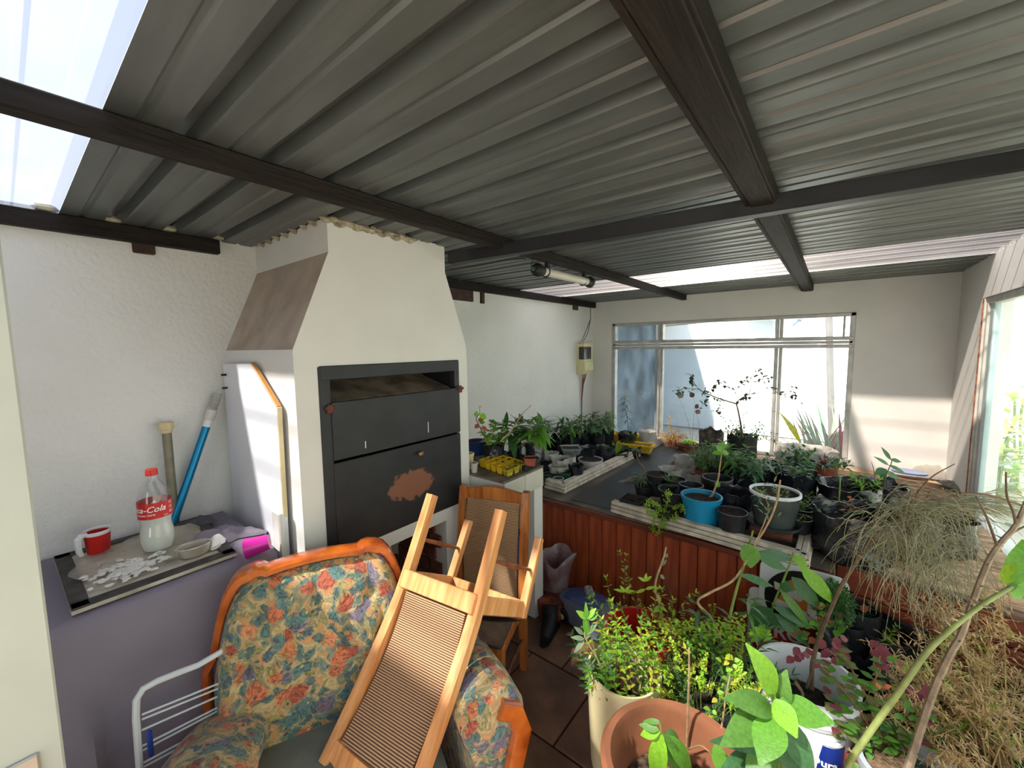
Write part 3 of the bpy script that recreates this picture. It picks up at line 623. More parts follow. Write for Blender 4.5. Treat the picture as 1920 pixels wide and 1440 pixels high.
for z in (1.49, 1.43): b = MB(); b.tube([(-2.17, .634, z), (-2.17, .615, z)], .005, 8); b.build('screw', M_steel, t)
# drying rack rail behind the armchair
t = thing('drying_rack', 'white metal clothes rack frame standing behind the armchair', 'rack', (-1.45, .2, 0))
xr = -1.44
pa = [atx(*p_, xr) for p_ in ((275, 1560), (262, 1440), (255, 1345), (256, 1312), (268, 1292), (295, 1277), (330, 1263), (372, 1247))]+[V((xr, .62, .70))]
b = MB(); b.tube([V((xr, pa[0].y, .02))]+pa[1:], .0085, 8); b.build('frame_tube', M_white, t)
for y1_, y2_ in ((1340, 1297), (1349, 1306), (1369, 1322), (1399, 1345), (1408, 1352), (1432, 1375), (1440, 1383)):
    a_ = atx(266, y1_, xr); c_ = atx(372, y2_, xr); b = MB(); b.tube([a_, a_+(c_-a_)*3.2], .0028, 5); b.build('wire', M_white, t)
b = MB(); a_ = atx(281, 1388, xr+.01); b.bbox(a_-V((.006, .006, .05)), a_+V((.006, .006, .03)), .004); tg = b.build('clothes_peg', mat('blue_peg', (30, 60, 150), .5), None); tag(tg, 'blue clothes peg clipped on the white rack', 'peg')

# ================================================================== CEILING LAMP, METER BOX
a_, c_ = V((-1.243, 1.79, 2.0)), V((-1.236, 2.36, 2.0))
t = thing('tube_lamp', 'clear tube lamp with black end caps clamped under the ceiling beam', 'lamp', (a_+c_)/2)
b = MB(); b.tube([a_+V((0, .03, 0)), c_-V((0, .03, 0))], .023, 16); b.build('tube_housing', mat('frosted_tube', (206, 200, 190), .25, 0, .03), t)
for p_, q_, nm in ((a_-V((0, .035, 0)), a_+V((0, .045, 0)), 1), (c_+V((0, .03, 0)), c_-V((0, .045, 0)), 0)):
    b = MB(); d = q_-p_; b.tube([p_, p_+d*.25, p_+d*.3, p_+d*.55, p_+d*.6, q_], [.022, .031, .034, .034, .029, .027], 18); b.build('end_cap', M_rubber, t)
b = MB(); b.tube([a_-V((0, .05, 0)), a_-V((0, .03, 0))], .010, 8); b.build('cable_gland', mat('green_gland', (40, 110, 70), .5), t)
for y in (a_.y+.08, c_.y-.08):
    b = MB(); b.tube([(a_.x+.026*math.cos(k*PI/8-.4), y, 2.0+.026*math.sin(k*PI/8-.4)) for k in range(17)], .004, 5); b.bbox((a_.x-.003, y-.01, 2.02), (a_.x+.02, y+.01, 2.05), .002); b.build('bracket', M_steel, t)
b = MB(); b.tube([a_-V((0, .05, 0)), a_+V((.004, -.06, .02)), a_+V((.008, -.05, .045))], .003, 5); b.build('cable', M_wire, t)
b = MB(); b.tube([(-1.54, 1.44, 1.99), (-1.4, 1.5, 2.0), (-1.3, 1.6, 2.03), (-1.25, 1.7, 2.045)], .003, 5); tag(b.build('loose_cable', M_wire), 'thin dark cable strung from the fireplace hood to the beam', 'cable')
t = thing('meter_box', 'cream plastic meter box with dark display window in the back left corner', 'box', (-2.2, 4.1, 1.45))
b = MB()
pts = [(0, 1.285), (.075, 1.285), (.105, 1.33), (.10, 1.42), (.092, 1.43), (.092, 1.625), (0, 1.625)]
M = Matrix(((1, 0, 0, XW+.002), (0, 0, 1, 3.99), (0, 1, 0, 0), (0, 0, 0, 1))); b.prism(pts, M, .20); b.build('case', mat('cream_casing', (214, 206, 158), .5, 0, .05), t, False)
b = MB(); b.bbox((XW+.03, 3.985, 1.45), (XW+.098, 4.15, 1.59), .004); b.build('display_window', mat('smoked_window', (60, 56, 54), .15), t, False)
b = MB(); b.bbox((XW, 4.03, 1.625), (XW+.04, 4.09, 1.65), .006); b.build('cable_entry', M_fascia, t)
b = MB()
for dy, dx in ((0, .02), (.02, .03)):
    b.tube([(XW+dx, 4.06+dy, 1.64), (XW+.03+dx, 4.10+dy*2, 1.75), (XW+.06, 4.2, 1.9), (XW+.05, 4.22, 2.04)], .004, 5)
b.build('upper_cable', M_wire, t)
b = MB()
for k in range(4):
    y = 4.04+k*.03; b.tube([(XW+.05, y, 1.29), (XW+.03, 4.08+.3*(y-4.08), 1.16), (XW+.015, 4.085+.1*(y-4.08), 1.0), (XW+.012, 4.09, .8), (XW+.012, 4.1, .575)], .0045, 5)
b.build('lower_cables', M_copper, t)

# ================================================================== FLORAL ARMCHAIR
def floral():
    m = bpy.data.materials.new('floral_tapestry'); m.use_nodes = True; n = m.node_tree.nodes; l = m.node_tree.links; P = n['Principled BSDF']
    t = n.new('ShaderNodeTexCoord'); nz = n.new('ShaderNodeTexNoise'); nz.inputs['Scale'].default_value = 9; nz.inputs['Detail'].default_value = 3
    l.new(t.outputs['Object'], nz.inputs[0])
    sb = n.new('ShaderNodeVectorMath'); sb.operation = 'SUBTRACT'; sb.inputs[1].default_value = (.5, .5, .5); l.new(nz.outputs['Color'], sb.inputs[0])
    sc = n.new('ShaderNodeVectorMath'); sc.operation = 'SCALE'; sc.inputs['Scale'].default_value = .11; l.new(sb.outputs[0], sc.inputs[0])
    ad = n.new('ShaderNodeVectorMath'); ad.operation = 'ADD'; l.new(t.outputs['Object'], ad.inputs[0]); l.new(sc.outputs[0], ad.inputs[1])
    cur = None
    def ramp(stops, src, const=False):
        r = n.new('ShaderNodeValToRGB'); r.color_ramp.interpolation = 'CONSTANT' if const else 'LINEAR'
        e = r.color_ramp.elements
        while len(e) < len(stops): e.new(.5)
        for k, (p, c) in enumerate(stops): e[k].position = p; e[k].color = (*srgb(c), 1)
        l.new(src, r.inputs[0]); return r.outputs[0]
    n1 = n.new('ShaderNodeTexNoise'); n1.inputs['Scale'].default_value = 14; n1.inputs['Detail'].default_value = 5; n1.inputs['Distortion'].default_value = 2.5; l.new(ad.outputs[0], n1.inputs[0])
    cur = ramp([(.32, (118, 120, 96)), (.44, (160, 146, 104)), (.50, (200, 178, 130)), (.56, (176, 140, 92)), (.68, (206, 150, 100))], n1.outputs[0])
    def layer(scale, off, stops, d0, d1, cur, petals=0):
        mp = n.new('ShaderNodeVectorMath'); mp.operation = 'ADD'; mp.inputs[1].default_value = off; l.new(ad.outputs[0], mp.inputs[0])
        v = n.new('ShaderNodeTexVoronoi'); v.inputs['Scale'].default_value = scale; l.new(mp.outputs[0], v.inputs['Vector'])
        sp = n.new('ShaderNodeSeparateColor'); l.new(v.outputs['Color'], sp.inputs[0]); col = ramp(stops, sp.outputs[0], True)
        # streaky shading inside each motif
        nn = n.new('ShaderNodeTexNoise'); nn.inputs['Scale'].default_value = 42; nn.inputs['Distortion'].default_value = 3; l.new(ad.outputs[0], nn.inputs[0])
        mu = n.new('ShaderNodeMixRGB'); mu.blend_type = 'MULTIPLY'; mr2 = n.new('ShaderNodeMapRange'); mr2.inputs[1].default_value = .35; mr2.inputs[2].default_value = .6; mr2.inputs[3].default_value = .5; mr2.inputs[4].default_value = 1.25; mr2.clamp = True
        l.new(nn.outputs[0], mr2.inputs[0]); mu.inputs[0].default_value = 1; l.new(col, mu.inputs[1]); l.new(mr2.outputs[0], mu.inputs[2])
        a2 = n.new('ShaderNodeMath'); a2.operation = 'MULTIPLY_ADD'; l.new(nn.outputs[0], a2.inputs[0]); a2.inputs[1].default_value = .35; l.new(v.outputs['Distance'], a2.inputs[2])
        mr = n.new('ShaderNodeMapRange'); mr.inputs[1].default_value = d0; mr.inputs[2].default_value = d1; mr.inputs[3].default_value = 1; mr.inputs[4].default_value = 0; l.new(a2.outputs[0], mr.inputs[0])
        g2 = n.new('ShaderNodeMath'); g2.operation = 'GREATER_THAN'; g2.inputs[1].default_value = petals; l.new(sp.outputs[1], g2.inputs[0])
        ml = n.new('ShaderNodeMath'); ml.operation = 'MULTIPLY'; l.new(mr.outputs[0], ml.inputs[0]); l.new(g2.outputs[0], ml.inputs[1])
        mx = n.new('ShaderNodeMixRGB'); l.new(ml.outputs[0], mx.inputs[0]); l.new(cur, mx.inputs[1]); l.new(mu.outputs[0], mx.inputs[2]); return mx.outputs[0]
    cur = layer(32, (3.1, 1.7, .4), [(0, (92, 118, 108)), (.35, (112, 132, 120)), (.6, (150, 140, 94)), (.8, (84, 104, 106))], .62, .8, cur, .15)
    cur = layer(18, (0, 0, 0), [(0, (196, 112, 76)), (.28, (168, 88, 66)), (.5, (206, 136, 92)), (.68, (116, 108, 124)), (.82, (92, 122, 118))], .56, .74, cur, .22)
    cur = layer(44, (5, 2, 7), [(0, (206, 180, 90)), (.4, (150, 70, 62)), (.7, (70, 100, 116))], .38, .44, cur, .6)
    l.new(cur, P.inputs['Base Color']); P.inputs['Roughness'].default_value = .92; P.inputs['Sheen Weight'].default_value = .15
    wv = n.new('ShaderNodeTexNoise'); wv.inputs['Scale'].default_value = 60; wv.inputs['Distortion'].default_value = 2; l.new(ad.outputs[0], wv.inputs[0]); bp = n.new('ShaderNodeBump'); bp.inputs['Strength'].default_value = .5; bp.inputs['Distance'].default_value = .006
    l.new(wv.outputs[0], bp.inputs['Height']); l.new(bp.outputs[0], P.inputs['Normal']); return m
M_floral = floral()
ac = thing('armchair', 'floral tapestry armchair with orange varnished wooden trim in front of the fireplace', 'armchair', (-1.395, .63, 0), None, math.atan2(-.91, -.416))
def crest(u):   # height of the back outline across its half width 0..1
    a = abs(u)
    if a < .45: return .868-.012*(a/.45)**2
    if a < .62: return .856+.010*math.sin((a-.45)/.17*PI)
    return .856-.34*max(0, (a-.62)/.38)**2.4
BW = .315
def backf(u, v):
    s = 2*u-1; zt0 = crest(s)-.012; z = .34+(zt0-.34)*v; x = s*BW*(1-.10*(1-v)*0)
    dd = min(1, (1-abs(s))/.16)**.5*min(1, (1-v)/.12+.02)**.5
    th = .055+.085*(1-v)+.035*math.sin(v*PI)
    y = .0+th*dd
    for tx, tz in ((-.17, .74), (0, .745), (.17, .74), (-.09, .62), (.09, .62), (-.2, .60), (.2, .6)):
        y -= .030*math.exp(-(((x-tx)/.022)**2+((z-tz)/.026)**2))+.016*math.exp(-((x-tx)/.014)**2-((z-tz-.05)/.05)**2)
    y -= .012*math.exp(-((x/.012)**2))*0
    return (x, y, z)
b = MB(); b.grid(backf, 60, 44); b.build('back_cushion', M_floral, ac, local=True)
b = MB(); b.grid(lambda u, v: ((2*u-1)*BW, -.045+.0*v, .12+(crest(2*u-1)-.13)*v), 30, 10); b.build('back_panel', M_floral, ac, local=True)
# varnished trim following the crest and the side posts
out = [V((-BW-.004, .04, .40)), V((-BW-.010, .02, .50)), V((-BW-.012, .005, .58))]
for k in range(41):
    s = -1+2*k/40; out.append(V((s*(BW+.004), 0, max(.60, crest(s)+.012))))
out += [V((BW+.012, .005, .58)), V((BW+.010, .02, .50)), V((BW+.004, .04, .40))]
def sweep(path, wf, n=10):
    b = MB(); vs = []; fs = []
    for i, p in enumerate(path):
        t = (path[min(i+1, len(path)-1)]-path[max(0, i-1)]).normalized(); y = V((0, 1, 0)); y = (y-t*y.dot(t)).normalized(); x = t.cross(y); a, c = wf(i/(len(path)-1))
        for k in range(n): an = 2*PI*k/n; ca, sa = math.cos(an), math.sin(an); e = .55; vs.append(p+x*(a*math.copysign(abs(ca)**e, ca))+y*(c*math.copysign(abs(sa)**e, sa)))
    for i in range(len(path)-1):
        for k in range(n): fs.append((i*n+k, i*n+(k+1) % n, (i+1)*n+(k+1) % n, (i+1)*n+k))
    fs.append(tuple(range(n))[::-1]); fs.append(tuple((len(path)-1)*n+k for k in range(n))); b.add(vs, fs); return b
sweep(out, lambda t: (.014+.008*math.exp(-((abs(t-.5)-.27)/.07)**2), .034)).build('wooden_crest_rail', M_sofawood, ac, local=True)
def arm(sg):
    ax = .45 if sg < 0 else .29; RX = .105 if sg < 0 else .125; dz = 0 if sg < 0 else -.02
    path = [V((sg*(ax-.03), .04, .40+dz)), V((sg*(ax-.02), .12, .44+dz)), V((sg*ax, .25, .48+dz)), V((sg*ax, .40, .50)), V((sg*ax, .50, .495)), V((sg*ax, .53, .485))]
    b = MB(); nn = 20; vs = []; fs = []
    for i, p in enumerate(path):
        rx = RX; rz = .085
        if i == len(path)-1: rx, rz = RX*.88, .07
        for k in range(nn):
            an = -PI/2+2*PI*k/nn; c, s_ = math.cos(an), math.sin(an)
            x = p.x+rx*c; z = p.z+rz*s_
            if s_ < -.2: z = .10 if s_ < -.55 else p.z-.1; x = p.x+rx*.7*math.copysign(min(1, abs(c)*1.2+.2 if s_ > -.55 else 1), c if abs(c) > .01 else 1)
            vs.append(V((x, p.y, z)))
    for i in range(len(path)-1):
        for k in range(nn): fs.append((i*nn+k, i*nn+(k+1) % nn, (i+1)*nn+(k+1) % nn, (i+1)*nn+k))
    fs.append(tuple(range(nn))[::-1]); fs.append(tuple((len(path)-1)*nn+k for k in range(nn))); b.add(vs, fs)
    o = b.build('arm', M_floral, ac, local=True)
    fp_ = [V((sg*(ax+.01), .535, .545)), V((sg*(ax+.055), .54, .525)), V((sg*(ax+.075), .545, .46)), V((sg*(ax+.05), .55, .38)), V((sg*(ax+.03), .55, .30)), V((sg*(ax+.035), .548, .18)), V((sg*(ax+.04), .545, .05))]
    sweep(fp_, lambda t: (.030-.008*abs(t-.3), .018)).build('arm_facing', M_sofawood, ac, local=True)
for sg in (-1, 1): arm(sg)
b = MB(); b.grid(lambda u, v: ((2*u-1)*.325, .08+.43*v, .335+.03*math.sin(PI*u)**.5*math.sin(PI*min(1, v+.12))**.4), 24, 16); b.build('seat', mat('grey_green_seat', (126, 128, 118), .9, 0, .1, 9), ac, local=True)
b = MB(); b.bbox((-.33, .46, .10), (.33, .53, .34), .02); b.build('seat_front', M_floral, ac, local=True)
for xx in (-.38, .38):
    for yy in (0, .48): b = MB(); b.bbox((xx-.025, yy, 0), (xx+.025, yy+.05, .12), .006); b.build('leg', M_sofawood, ac, False, local=True)

# ================================================================== DINING CHAIRS
def cordmat():
    m = bpy.data.materials.new('brown_corduroy'); m.use_nodes = True; n = m.node_tree.nodes; l = m.node_tree.links; P = n['Principled BSDF']
    t = n.new('ShaderNodeTexCoord'); wv = n.new('ShaderNodeTexWave'); wv.wave_type = 'BANDS'; wv.bands_direction = 'Z'; wv.inputs['Scale'].default_value = 46; wv.inputs['Distortion'].default_value = .3; wv.inputs['Detail'].default_value = 1
    l.new(t.outputs['Object'], wv.inputs[0]); r = n.new('ShaderNodeValToRGB'); r.color_ramp.elements[0].position = .25; r.color_ramp.elements[0].color = (*srgb((92, 58, 42)), 1); r.color_ramp.elements[1].position = .62; r.color_ramp.elements[1].color = (*srgb((196, 158, 118)), 1)
    l.new(wv.outputs[0], r.inputs[0]); l.new(r.outputs[0], P.inputs['Base Color']); P.inputs['Roughness'].default_value = .95
    bp = n.new('ShaderNodeBump'); bp.inputs['Strength'].default_value = .6; bp.inputs['Distance'].default_value = .003; l.new(wv.outputs[0], bp.inputs['Height']); l.new(bp.outputs[0], P.inputs['Normal']); return m
M_cord = cordmat(); M_fuzz = mat('brown_plush', (120, 96, 80), .95, 0, .2, 20, .4, 120)
def chair(label, M, w_=.32, d_=.315, zs=.336, top=.80, c1=.01, c2=.09, wood=M_pine, flare=.05, group='pine dining chairs'):
    t = thing('dining_chair', label, 'chair', (0, 0, 0), group); t.matrix_world = M
    def st(s, z):
        y = -c1*max(0, (zs-z)/zs)**1.5 if z < zs else -c2*((z-zs)/(top-zs))**1.4
        return V((s*w_/2, y, z))
    wf = w_+flare
    for s in (1, -1):
        b = MB(); n_ = 14; vs = []; fs = []
        for i in range(n_+1):
            z = top*i/n_; p = st(s, z); hw = .016+.002*math.sin(PI*i/n_); hy = .019
            vs += [p+V((-hw, -hy, 0)), p+V((hw-.003, -hy, 0)), p+V((hw, -hy+.003, 0)), p+V((hw, hy, 0)), p+V((-hw, hy, 0))]
        for i in range(n_):
            for k in range(5): fs.append((i*5+k, i*5+(k+1) % 5, i*5+5+(k+1) % 5, i*5+5+k))
        fs += [(4, 3, 2, 1, 0), tuple(n_*5+k for k in range(5))]; b.add(vs, fs); b.build('back_post', wood, t, False, local=True)
        b = MB(); b.beam((s*(wf/2-.006), d_+.004, .04), (s*(wf/2-.004), d_-.002, zs), .030, .034, up=(0, 1, 0), bev=.003); b.build('leg', wood, t, False, local=True)
        b = MB(); p = st(s, .165); b.tube([p+V((0, .01, 0)), V((s*(wf/2-.01), d_*.5, .165)), V((s*(wf/2-.006), d_, .165))], [.006, .0095, .006], 8); b.build('side_stretcher', M_rod, t, local=True)
        b = MB(); b.beam(st(s, zs-.03)+V((-s*.004, 0, 0)), (s*(wf/2-.008), d_-.01, zs-.03), .018, .056, bev=.003); b.build('seat_rail', wood, t, False, local=True)
    b = MB(); b.bbox((-w_/2-.002, -.034, zs-.062), (w_/2-.0, -.014, zs-.002), .003); b.build('rear_rail', wood, t, False, local=True)
    b = MB(); b.beam((-wf/2+.01, d_-.002, zs-.03), (wf/2-.01, d_-.002, zs-.03), .018, .056, bev=.003); b.build('front_rail', wood, t, False, local=True)
    # arched top rail
    b = MB(); vs = []; fs = []; n_ = 12; y0 = st(1, top-.02).y
    for i in range(n_+1):
        x = -w_/2+.016+(w_-.032)*i/n_; a = .022*math.sin(PI*i/n_); z1 = top-.012+a; z0 = top-.062+a*.35
        vs += [V((x, y0-.012, z0)), V((x, y0+.012, z0)), V((x, y0+.012, z1)), V((x, y0-.012, z1))]
    for i in range(n_):
        for k in range(4): fs.append((i*4+k, i*4+(k+1) % 4, i*4+4+(k+1) % 4, i*4+4+k))
    fs += [(3, 2, 1, 0), tuple(n_*4+k for k in range(4))]; b.add(vs, fs); b.build('top_rail', wood, t, False, local=True)
    b = MB()
    def pn(u, v):
        z = zs+.004+(top-.06-zs)*v; return st(0, z)+V(((u-.5)*(w_-.062)*(1.02-.0*v), -.006+.022*math.sin(PI*v)*1-.008, 0))
    vs = []; N = 8; b.grid(pn, N, 14); b.grid(lambda u, v: V(pn(u, v))+V((0, .018, 0)), N, 14)
    for u in (0, 1): b.grid(lambda a, v, u=u: V(pn(u, v))+V((0, .018*a, 0)), 1, 14)
    b.build('back_panel', M_cord, t, local=True)
    b = MB(); b.grid(lambda u, v: ((u-.5)*(w_+.03*v)*1.0, .015+(d_+.01)*v, zs+.034*(math.sin(PI*min(.97, max(.03, u)))*math.sin(PI*min(.97, max(.03, v))))**.25), 16, 16)
    b.grid(lambda u, v: ((u-.5)*(w_+.03*v), .015+(d_+.01)*v, zs+.002), 2, 2); b.build('seat_cushion', M_fuzz, t, local=True)
    return t
from mathutils import Euler
M1 = Matrix.Translation((-1.0584, 1.0443, 1.0186))@Euler((.5553, -3.1452, .1364), 'XYZ').to_matrix().to_4x4()
chair('pine dining chair turned upside down with its legs in the air, resting on the armchair', M1, top=.83)
M2 = Matrix.Translation((-1.30, 1.44, 0))@Euler((0, 0, -2.81), 'XYZ').to_matrix().to_4x4()
chair('honey pine dining chair standing upright between the fireplace and the tiled counter', M2, w_=.339, zs=.36, top=.885, c2=.07, wood=M_pineD, flare=.02)

# ================================================================== PLANTS: generators
LM = {}
def leafmesh(mk, asp, droop, seg=4):
    key = (mk, round(asp, 2), round(droop, 2), seg)
    if key not in LM:
        b = MB(); b.add(*leafgeo(1, asp, droop, seg, .12)); o = b.build('leaf', lm(mk) if isinstance(mk, str) else mk); LM[key] = o.data; bpy.data.objects.remove(o)
    return LM[key]
def putleaf(root, mk, p, d, L, W, droop=.2, up=V((0, 0, 1)), name='leaf', seg=4):
    me = leafmesh(mk, W/L, droop, seg); d = V(d).normalized(); x = d.cross(up)
    x = x.normalized() if x.length > 1e-3 else d.orthogonal().normalized(); u = x.cross(d)
    M = Matrix((x*L, d*L, u*L)).transposed().to_4x4(); M.translation = V(p)-root.location
    return inst(name, me, root, M)
def curve(p, d, L, droop=.3, n=6, wig=.15):
    p = V(p); d = V(d).normalized(); pts = [p.copy()]
    for i in range(n):
        d = (d+V((rnd.uniform(-wig, wig), rnd.uniform(-wig, wig), -droop/n*(i+1)/n*2))).normalized(); p = p+d*(L/n); pts.append(p.copy())
    return pts
def pl(pts, t):
    n = len(pts)-1; i = min(int(t*n), n-1); f = t*n-i; return pts[i].lerp(pts[i+1], f), (pts[i+1]-pts[i]).normalized()
def stemmy(root, base, n, H, spread, L, W, step, mks, sep=False, droop=.2, sd=.25, rs=.0022, start=.15, whorl=2, ang=.9, sm=None, basr=.02, lean=(0, 0), wig=.12, tip=True, ldroop=.3):
    """n curved stems from base with leaves in whorls along them"""
    sm = sm or M_gstem; base = V(base); sb = MB(); lb = {}
    for i in range(n):
        a = 2*PI*(i+rnd.random()*.6)/n; sp = spread*(.25+.75*rnd.random())
        d = V((math.cos(a)*sp+lean[0], math.sin(a)*sp+lean[1], 1)); h = H*(.7+.35*rnd.random())
        pts = curve(base+V((math.cos(a)*basr, math.sin(a)*basr, 0)), d, h, sd, 6, wig)
        if n <= 5:
            q = MB(); q.tube(pts, [rs*(1.1-.7*k/6) for k in range(7)], 5); q.build('stem', sm, root)
        else: sb.tube(pts, [rs*(1.1-.7*k/6) for k in range(7)], 4)
        k = 0; s = start*h
        while s < h:
            p, t = pl(pts, min(.999, s/h)); mk = rnd.choice(mks)
            for q in range(whorl):
                an = k*1.57+q*2*PI/whorl+rnd.uniform(-.4, .4); o1 = t.orthogonal().normalized(); o2 = t.cross(o1)
                ld = t*(math.cos(ang))+(o1*math.cos(an)+o2*math.sin(an))*math.sin(ang)+V((0, 0, -.15*rnd.random()))
                ll = L*(.65+.5*rnd.random())*(1-.35*max(0, s/h-.7)/.3)
                if sep: putleaf(root, mk, p, ld, ll, ll*W/L, ldroop)
                else:
                    lb.setdefault(mk, MB()).leaf(p, ld, V((0, 0, 1)), ll, ll*W/L, ldroop, 2)
            s += step*(.8+.4*rnd.random()); k += 1
        if tip:
            p, t = pts[-1], (pts[-1]-pts[-2]).normalized(); mk = mks[0]
            for q in range(4):
                an = q*1.57+.4; o1 = t.orthogonal().normalized(); o2 = t.cross(o1); ld = t*.9+(o1*math.cos(an)+o2*math.sin(an))*.7
                if sep: putleaf(root, mk, p, ld, L*.6, W*.6, ldroop)
                else: lb.setdefault(mk, MB()).leaf(p, ld, V((0, 0, 1)), L*.6, W*.6, ldroop, 2)
    if sb.v: sb.build('stems', sm, root)['kind'] = 'stuff'
    for mk, q in lb.items(): q.build('foliage', lm(mk), root)['kind'] = 'stuff'
def strap(root, base, n, L, W, mk, arch=.9, up=.8, sep=True, basr=.008):
    base = V(base); J = MB()
    for i in range(n):
        a = 2*PI*i/n*1.618*3+rnd.random()*.5; e = up+rnd.uniform(-.25, .3); d = V((math.cos(a), math.sin(a), e)).normalized(); l_ = L*(.65+.45*rnd.random())
        q = MB(); m = 7; p = base+V((math.cos(a)*basr, math.sin(a)*basr, 0)); vs = []; fs = []; dd = d.copy()
        for k in range(m+1):
            t = k/m; x = dd.cross(V((0, 0, 1))).normalized()*W*.5*(min(1, t*5+.4)*(1-t**2.5)+.04); u = x.cross(dd).normalized()*W*.12
            vs += [p-x+u, p.copy(), p+x+u]; p = p+dd*(l_/m); dd = (dd+V((0, 0, -arch*1.6/m*(.4+t)))).normalized()
        for k in range(m): b_ = k*3; fs += [(b_, b_+1, b_+4, b_+3), (b_+1, b_+2, b_+5, b_+4)]
        if sep: q.add(vs, fs); q.build('leaf', lm(mk), root)
        else: J.add(vs, fs)
    if not sep: J.build('foliage', lm(mk), root)['kind'] = 'stuff'
def shrub(root, cen, rx, rz, n, L, W, mks, ry=None):
    """small leaves all through an ellipsoid"""
    lb = {}; cen = V(cen); ry = ry or rx
    for i in range(n):
        v = V((rnd.gauss(0, 1), rnd.gauss(0, 1), rnd.gauss(0, 1))).normalized()*rnd.random()**.45
        p = cen+V((v.x*rx, v.y*ry, v.z*rz)); d = v+V((rnd.uniform(-.6, .6), rnd.uniform(-.6, .6), rnd.uniform(-.2, .8)))
        lb.setdefault(rnd.choice(mks), MB()).leaf(p, d, V((0, 0, 1)), L*rnd.uniform(.7, 1.2), W*rnd.uniform(.7, 1.2), .2, 2)
    for mk, q in lb.items(): q.build('foliage', lm(mk), root)['kind'] = 'stuff'

# ---- containers; a thing = container + soil + plant
def soilpart(root, c, r, z, m=None, sx=1, sy=1):
    b = MB(); c = V(c)
    b.lathe([(r*k/5+.0005, z+.006*noise.noise(V((k*1.3, c.x*30, c.y*30)))) for k in range(6)][::-1], (c.x, c.y, 0), 18, wob=.03, sx=sx, sy=sy); return b.build('soil', m or M_soil, root)
def pot(name, label, x, y, z, r, h, m, taper=.78, rim=.006, soil=.88, group=None, cat='pot', lip=True, sm=None, n=28, wob=0):
    t = thing(name, label, cat, (x, y, z), group); rb = r*taper; th = max(.0025, r*.04); b = MB()
    prof = [(.001, 0), (rb, 0), (r-rim*.5-(0 if lip else -rim*.5), h*.84)]
    if lip: prof += [(r, h*.845), (r+rim*.4, h*.99), (r+rim*.2, h), (r-th*1.4, h)]
    else: prof += [(r, h), (r-th, h)]
    prof += [(rb-th, th), (.001, th)]
    b.lathe(prof, (x, y, z), n, wob=wob); b.build('pot_body', m, t)
    rs = rb+(r-rb)*soil-th*1.2; soilpart(t, (x, y, 0), rs, z+h*soil, sm); t['_top'] = z+h*soil; return t
def growbag(name, label, x, y, z, r, h, m=None, soil=.7, jag=1, group=None, cat='bag', fold=.1, sm=None, sx=1, sy=1):
    t = thing(name, label, cat, (x, y, z), group); b = MB(); ph = rnd.random()*50; n = 36; vs = []; fs = []
    rows = [(.001, 0), (.93, 0), (1.0, .06), (1.0, .3), (.97, .55), (.99, .8), (1.02, 1.0), (.985, 1.0), (.93, .8), (.9, soil-.08)]
    for i, (q, zz) in enumerate(rows):
        for k in range(n):
            an = 2*PI*k/n; c_, s_ = math.cos(an), math.sin(an)
            w_ = 1+fold*noise.noise(V((c_*2.6+ph, s_*2.6, zz*2.2)))+.05*noise.noise(V((c_*8+ph, s_*8, zz*7)))
            hz = zz*h*(1+(.16*noise.noise(V((c_*2+ph, s_*2, 5)))+.09*noise.noise(V((c_*6+ph, s_*6, 5))) if zz > .9 else 0)*jag)
            vs.append(V((x+c_*r*q*w_*sx, y+s_*r*q*w_*sy, z+hz)))
    for i in range(len(rows)-1):
        for k in range(n): fs.append((i*n+k, i*n+(k+1) % n, (i+1)*n+(k+1) % n, (i+1)*n+k))
    b.add(vs, fs); b.build('bag_body', m or M_bag, t); soilpart(t, (x, y, 0), r*.93, z+h*(soil-.04), sm, sx, sy); return t
def spot(cx, yr, wpx, zr):   # rim centre and radius from the rim's ellipse and its height
    p = at(cx, yr, zr); return p.x, p.y, wpx*dep(p)/FPX/2
def ppot(name, label, cx, yr, wpx, zb, h, m, **k):
    x, y, r = spot(cx, yr, wpx, zb+h); return pot(name, label, x, y, zb, r, h, m, **k)
def pbag(name, label, cx, yr, wpx, zb, h, m=None, **k):
    x, y, r = spot(cx, yr, wpx, zb+h); return growbag(name, label, x, y, zb, r, h, m, **k)
def top(t, dz=0): b = t.location; return V((b.x, b.y, b.z))+V((0, 0, dz))
def pstem(root, pts, ws, r, m, name='stem', n=6):   # a stem through measured points (pixel x, y at a depth)
    if not isinstance(ws, (list, tuple)): ws = [ws]*len(pts)
    P = [atd(px, py, w_) for (px, py), w_ in zip(pts, ws)]
    if len(P) > 2:
        Q = []
        for i in range(len(P)-1):
            a = P[max(0, i-1)]; b_ = P[i]; c = P[i+1]; d = P[min(len(P)-1, i+2)]
            for k in range(4):
                t = k/4; Q.append(.5*((2*b_)+(c-a)*t+(2*a-5*b_+4*c-d)*t*t+(3*b_-a-3*c+d)*t**3))
        Q.append(P[-1]); P = Q
    rr = [r*(1-.45*i/(len(P)-1)) for i in range(len(P))]
    b = MB(); b.tube(P, rr, n); b.build(name, m, root); return P
def pleaf(root, mk, a, b_, w0, w1, wpx, up=None, droop=.15, name='leaf', seg=6):   # a leaf from base pixel to tip pixel
    A, B = atd(*a, w0), atd(*b_, w1); d = B-A; L = d.length*1.03; W = wpx*(w0+w1)/2/FPX
    u = up or ((CC-A).normalized()+V((0, 0, .5))); u = V(u); u = u-d.normalized()*u.dot(d.normalized())
    return putleaf(root, mk, A, d+u.normalized()*L*droop*.8, L, W, droop, u.normalized(), name, seg)
zb = ZB+.001; zf = ZB+.052

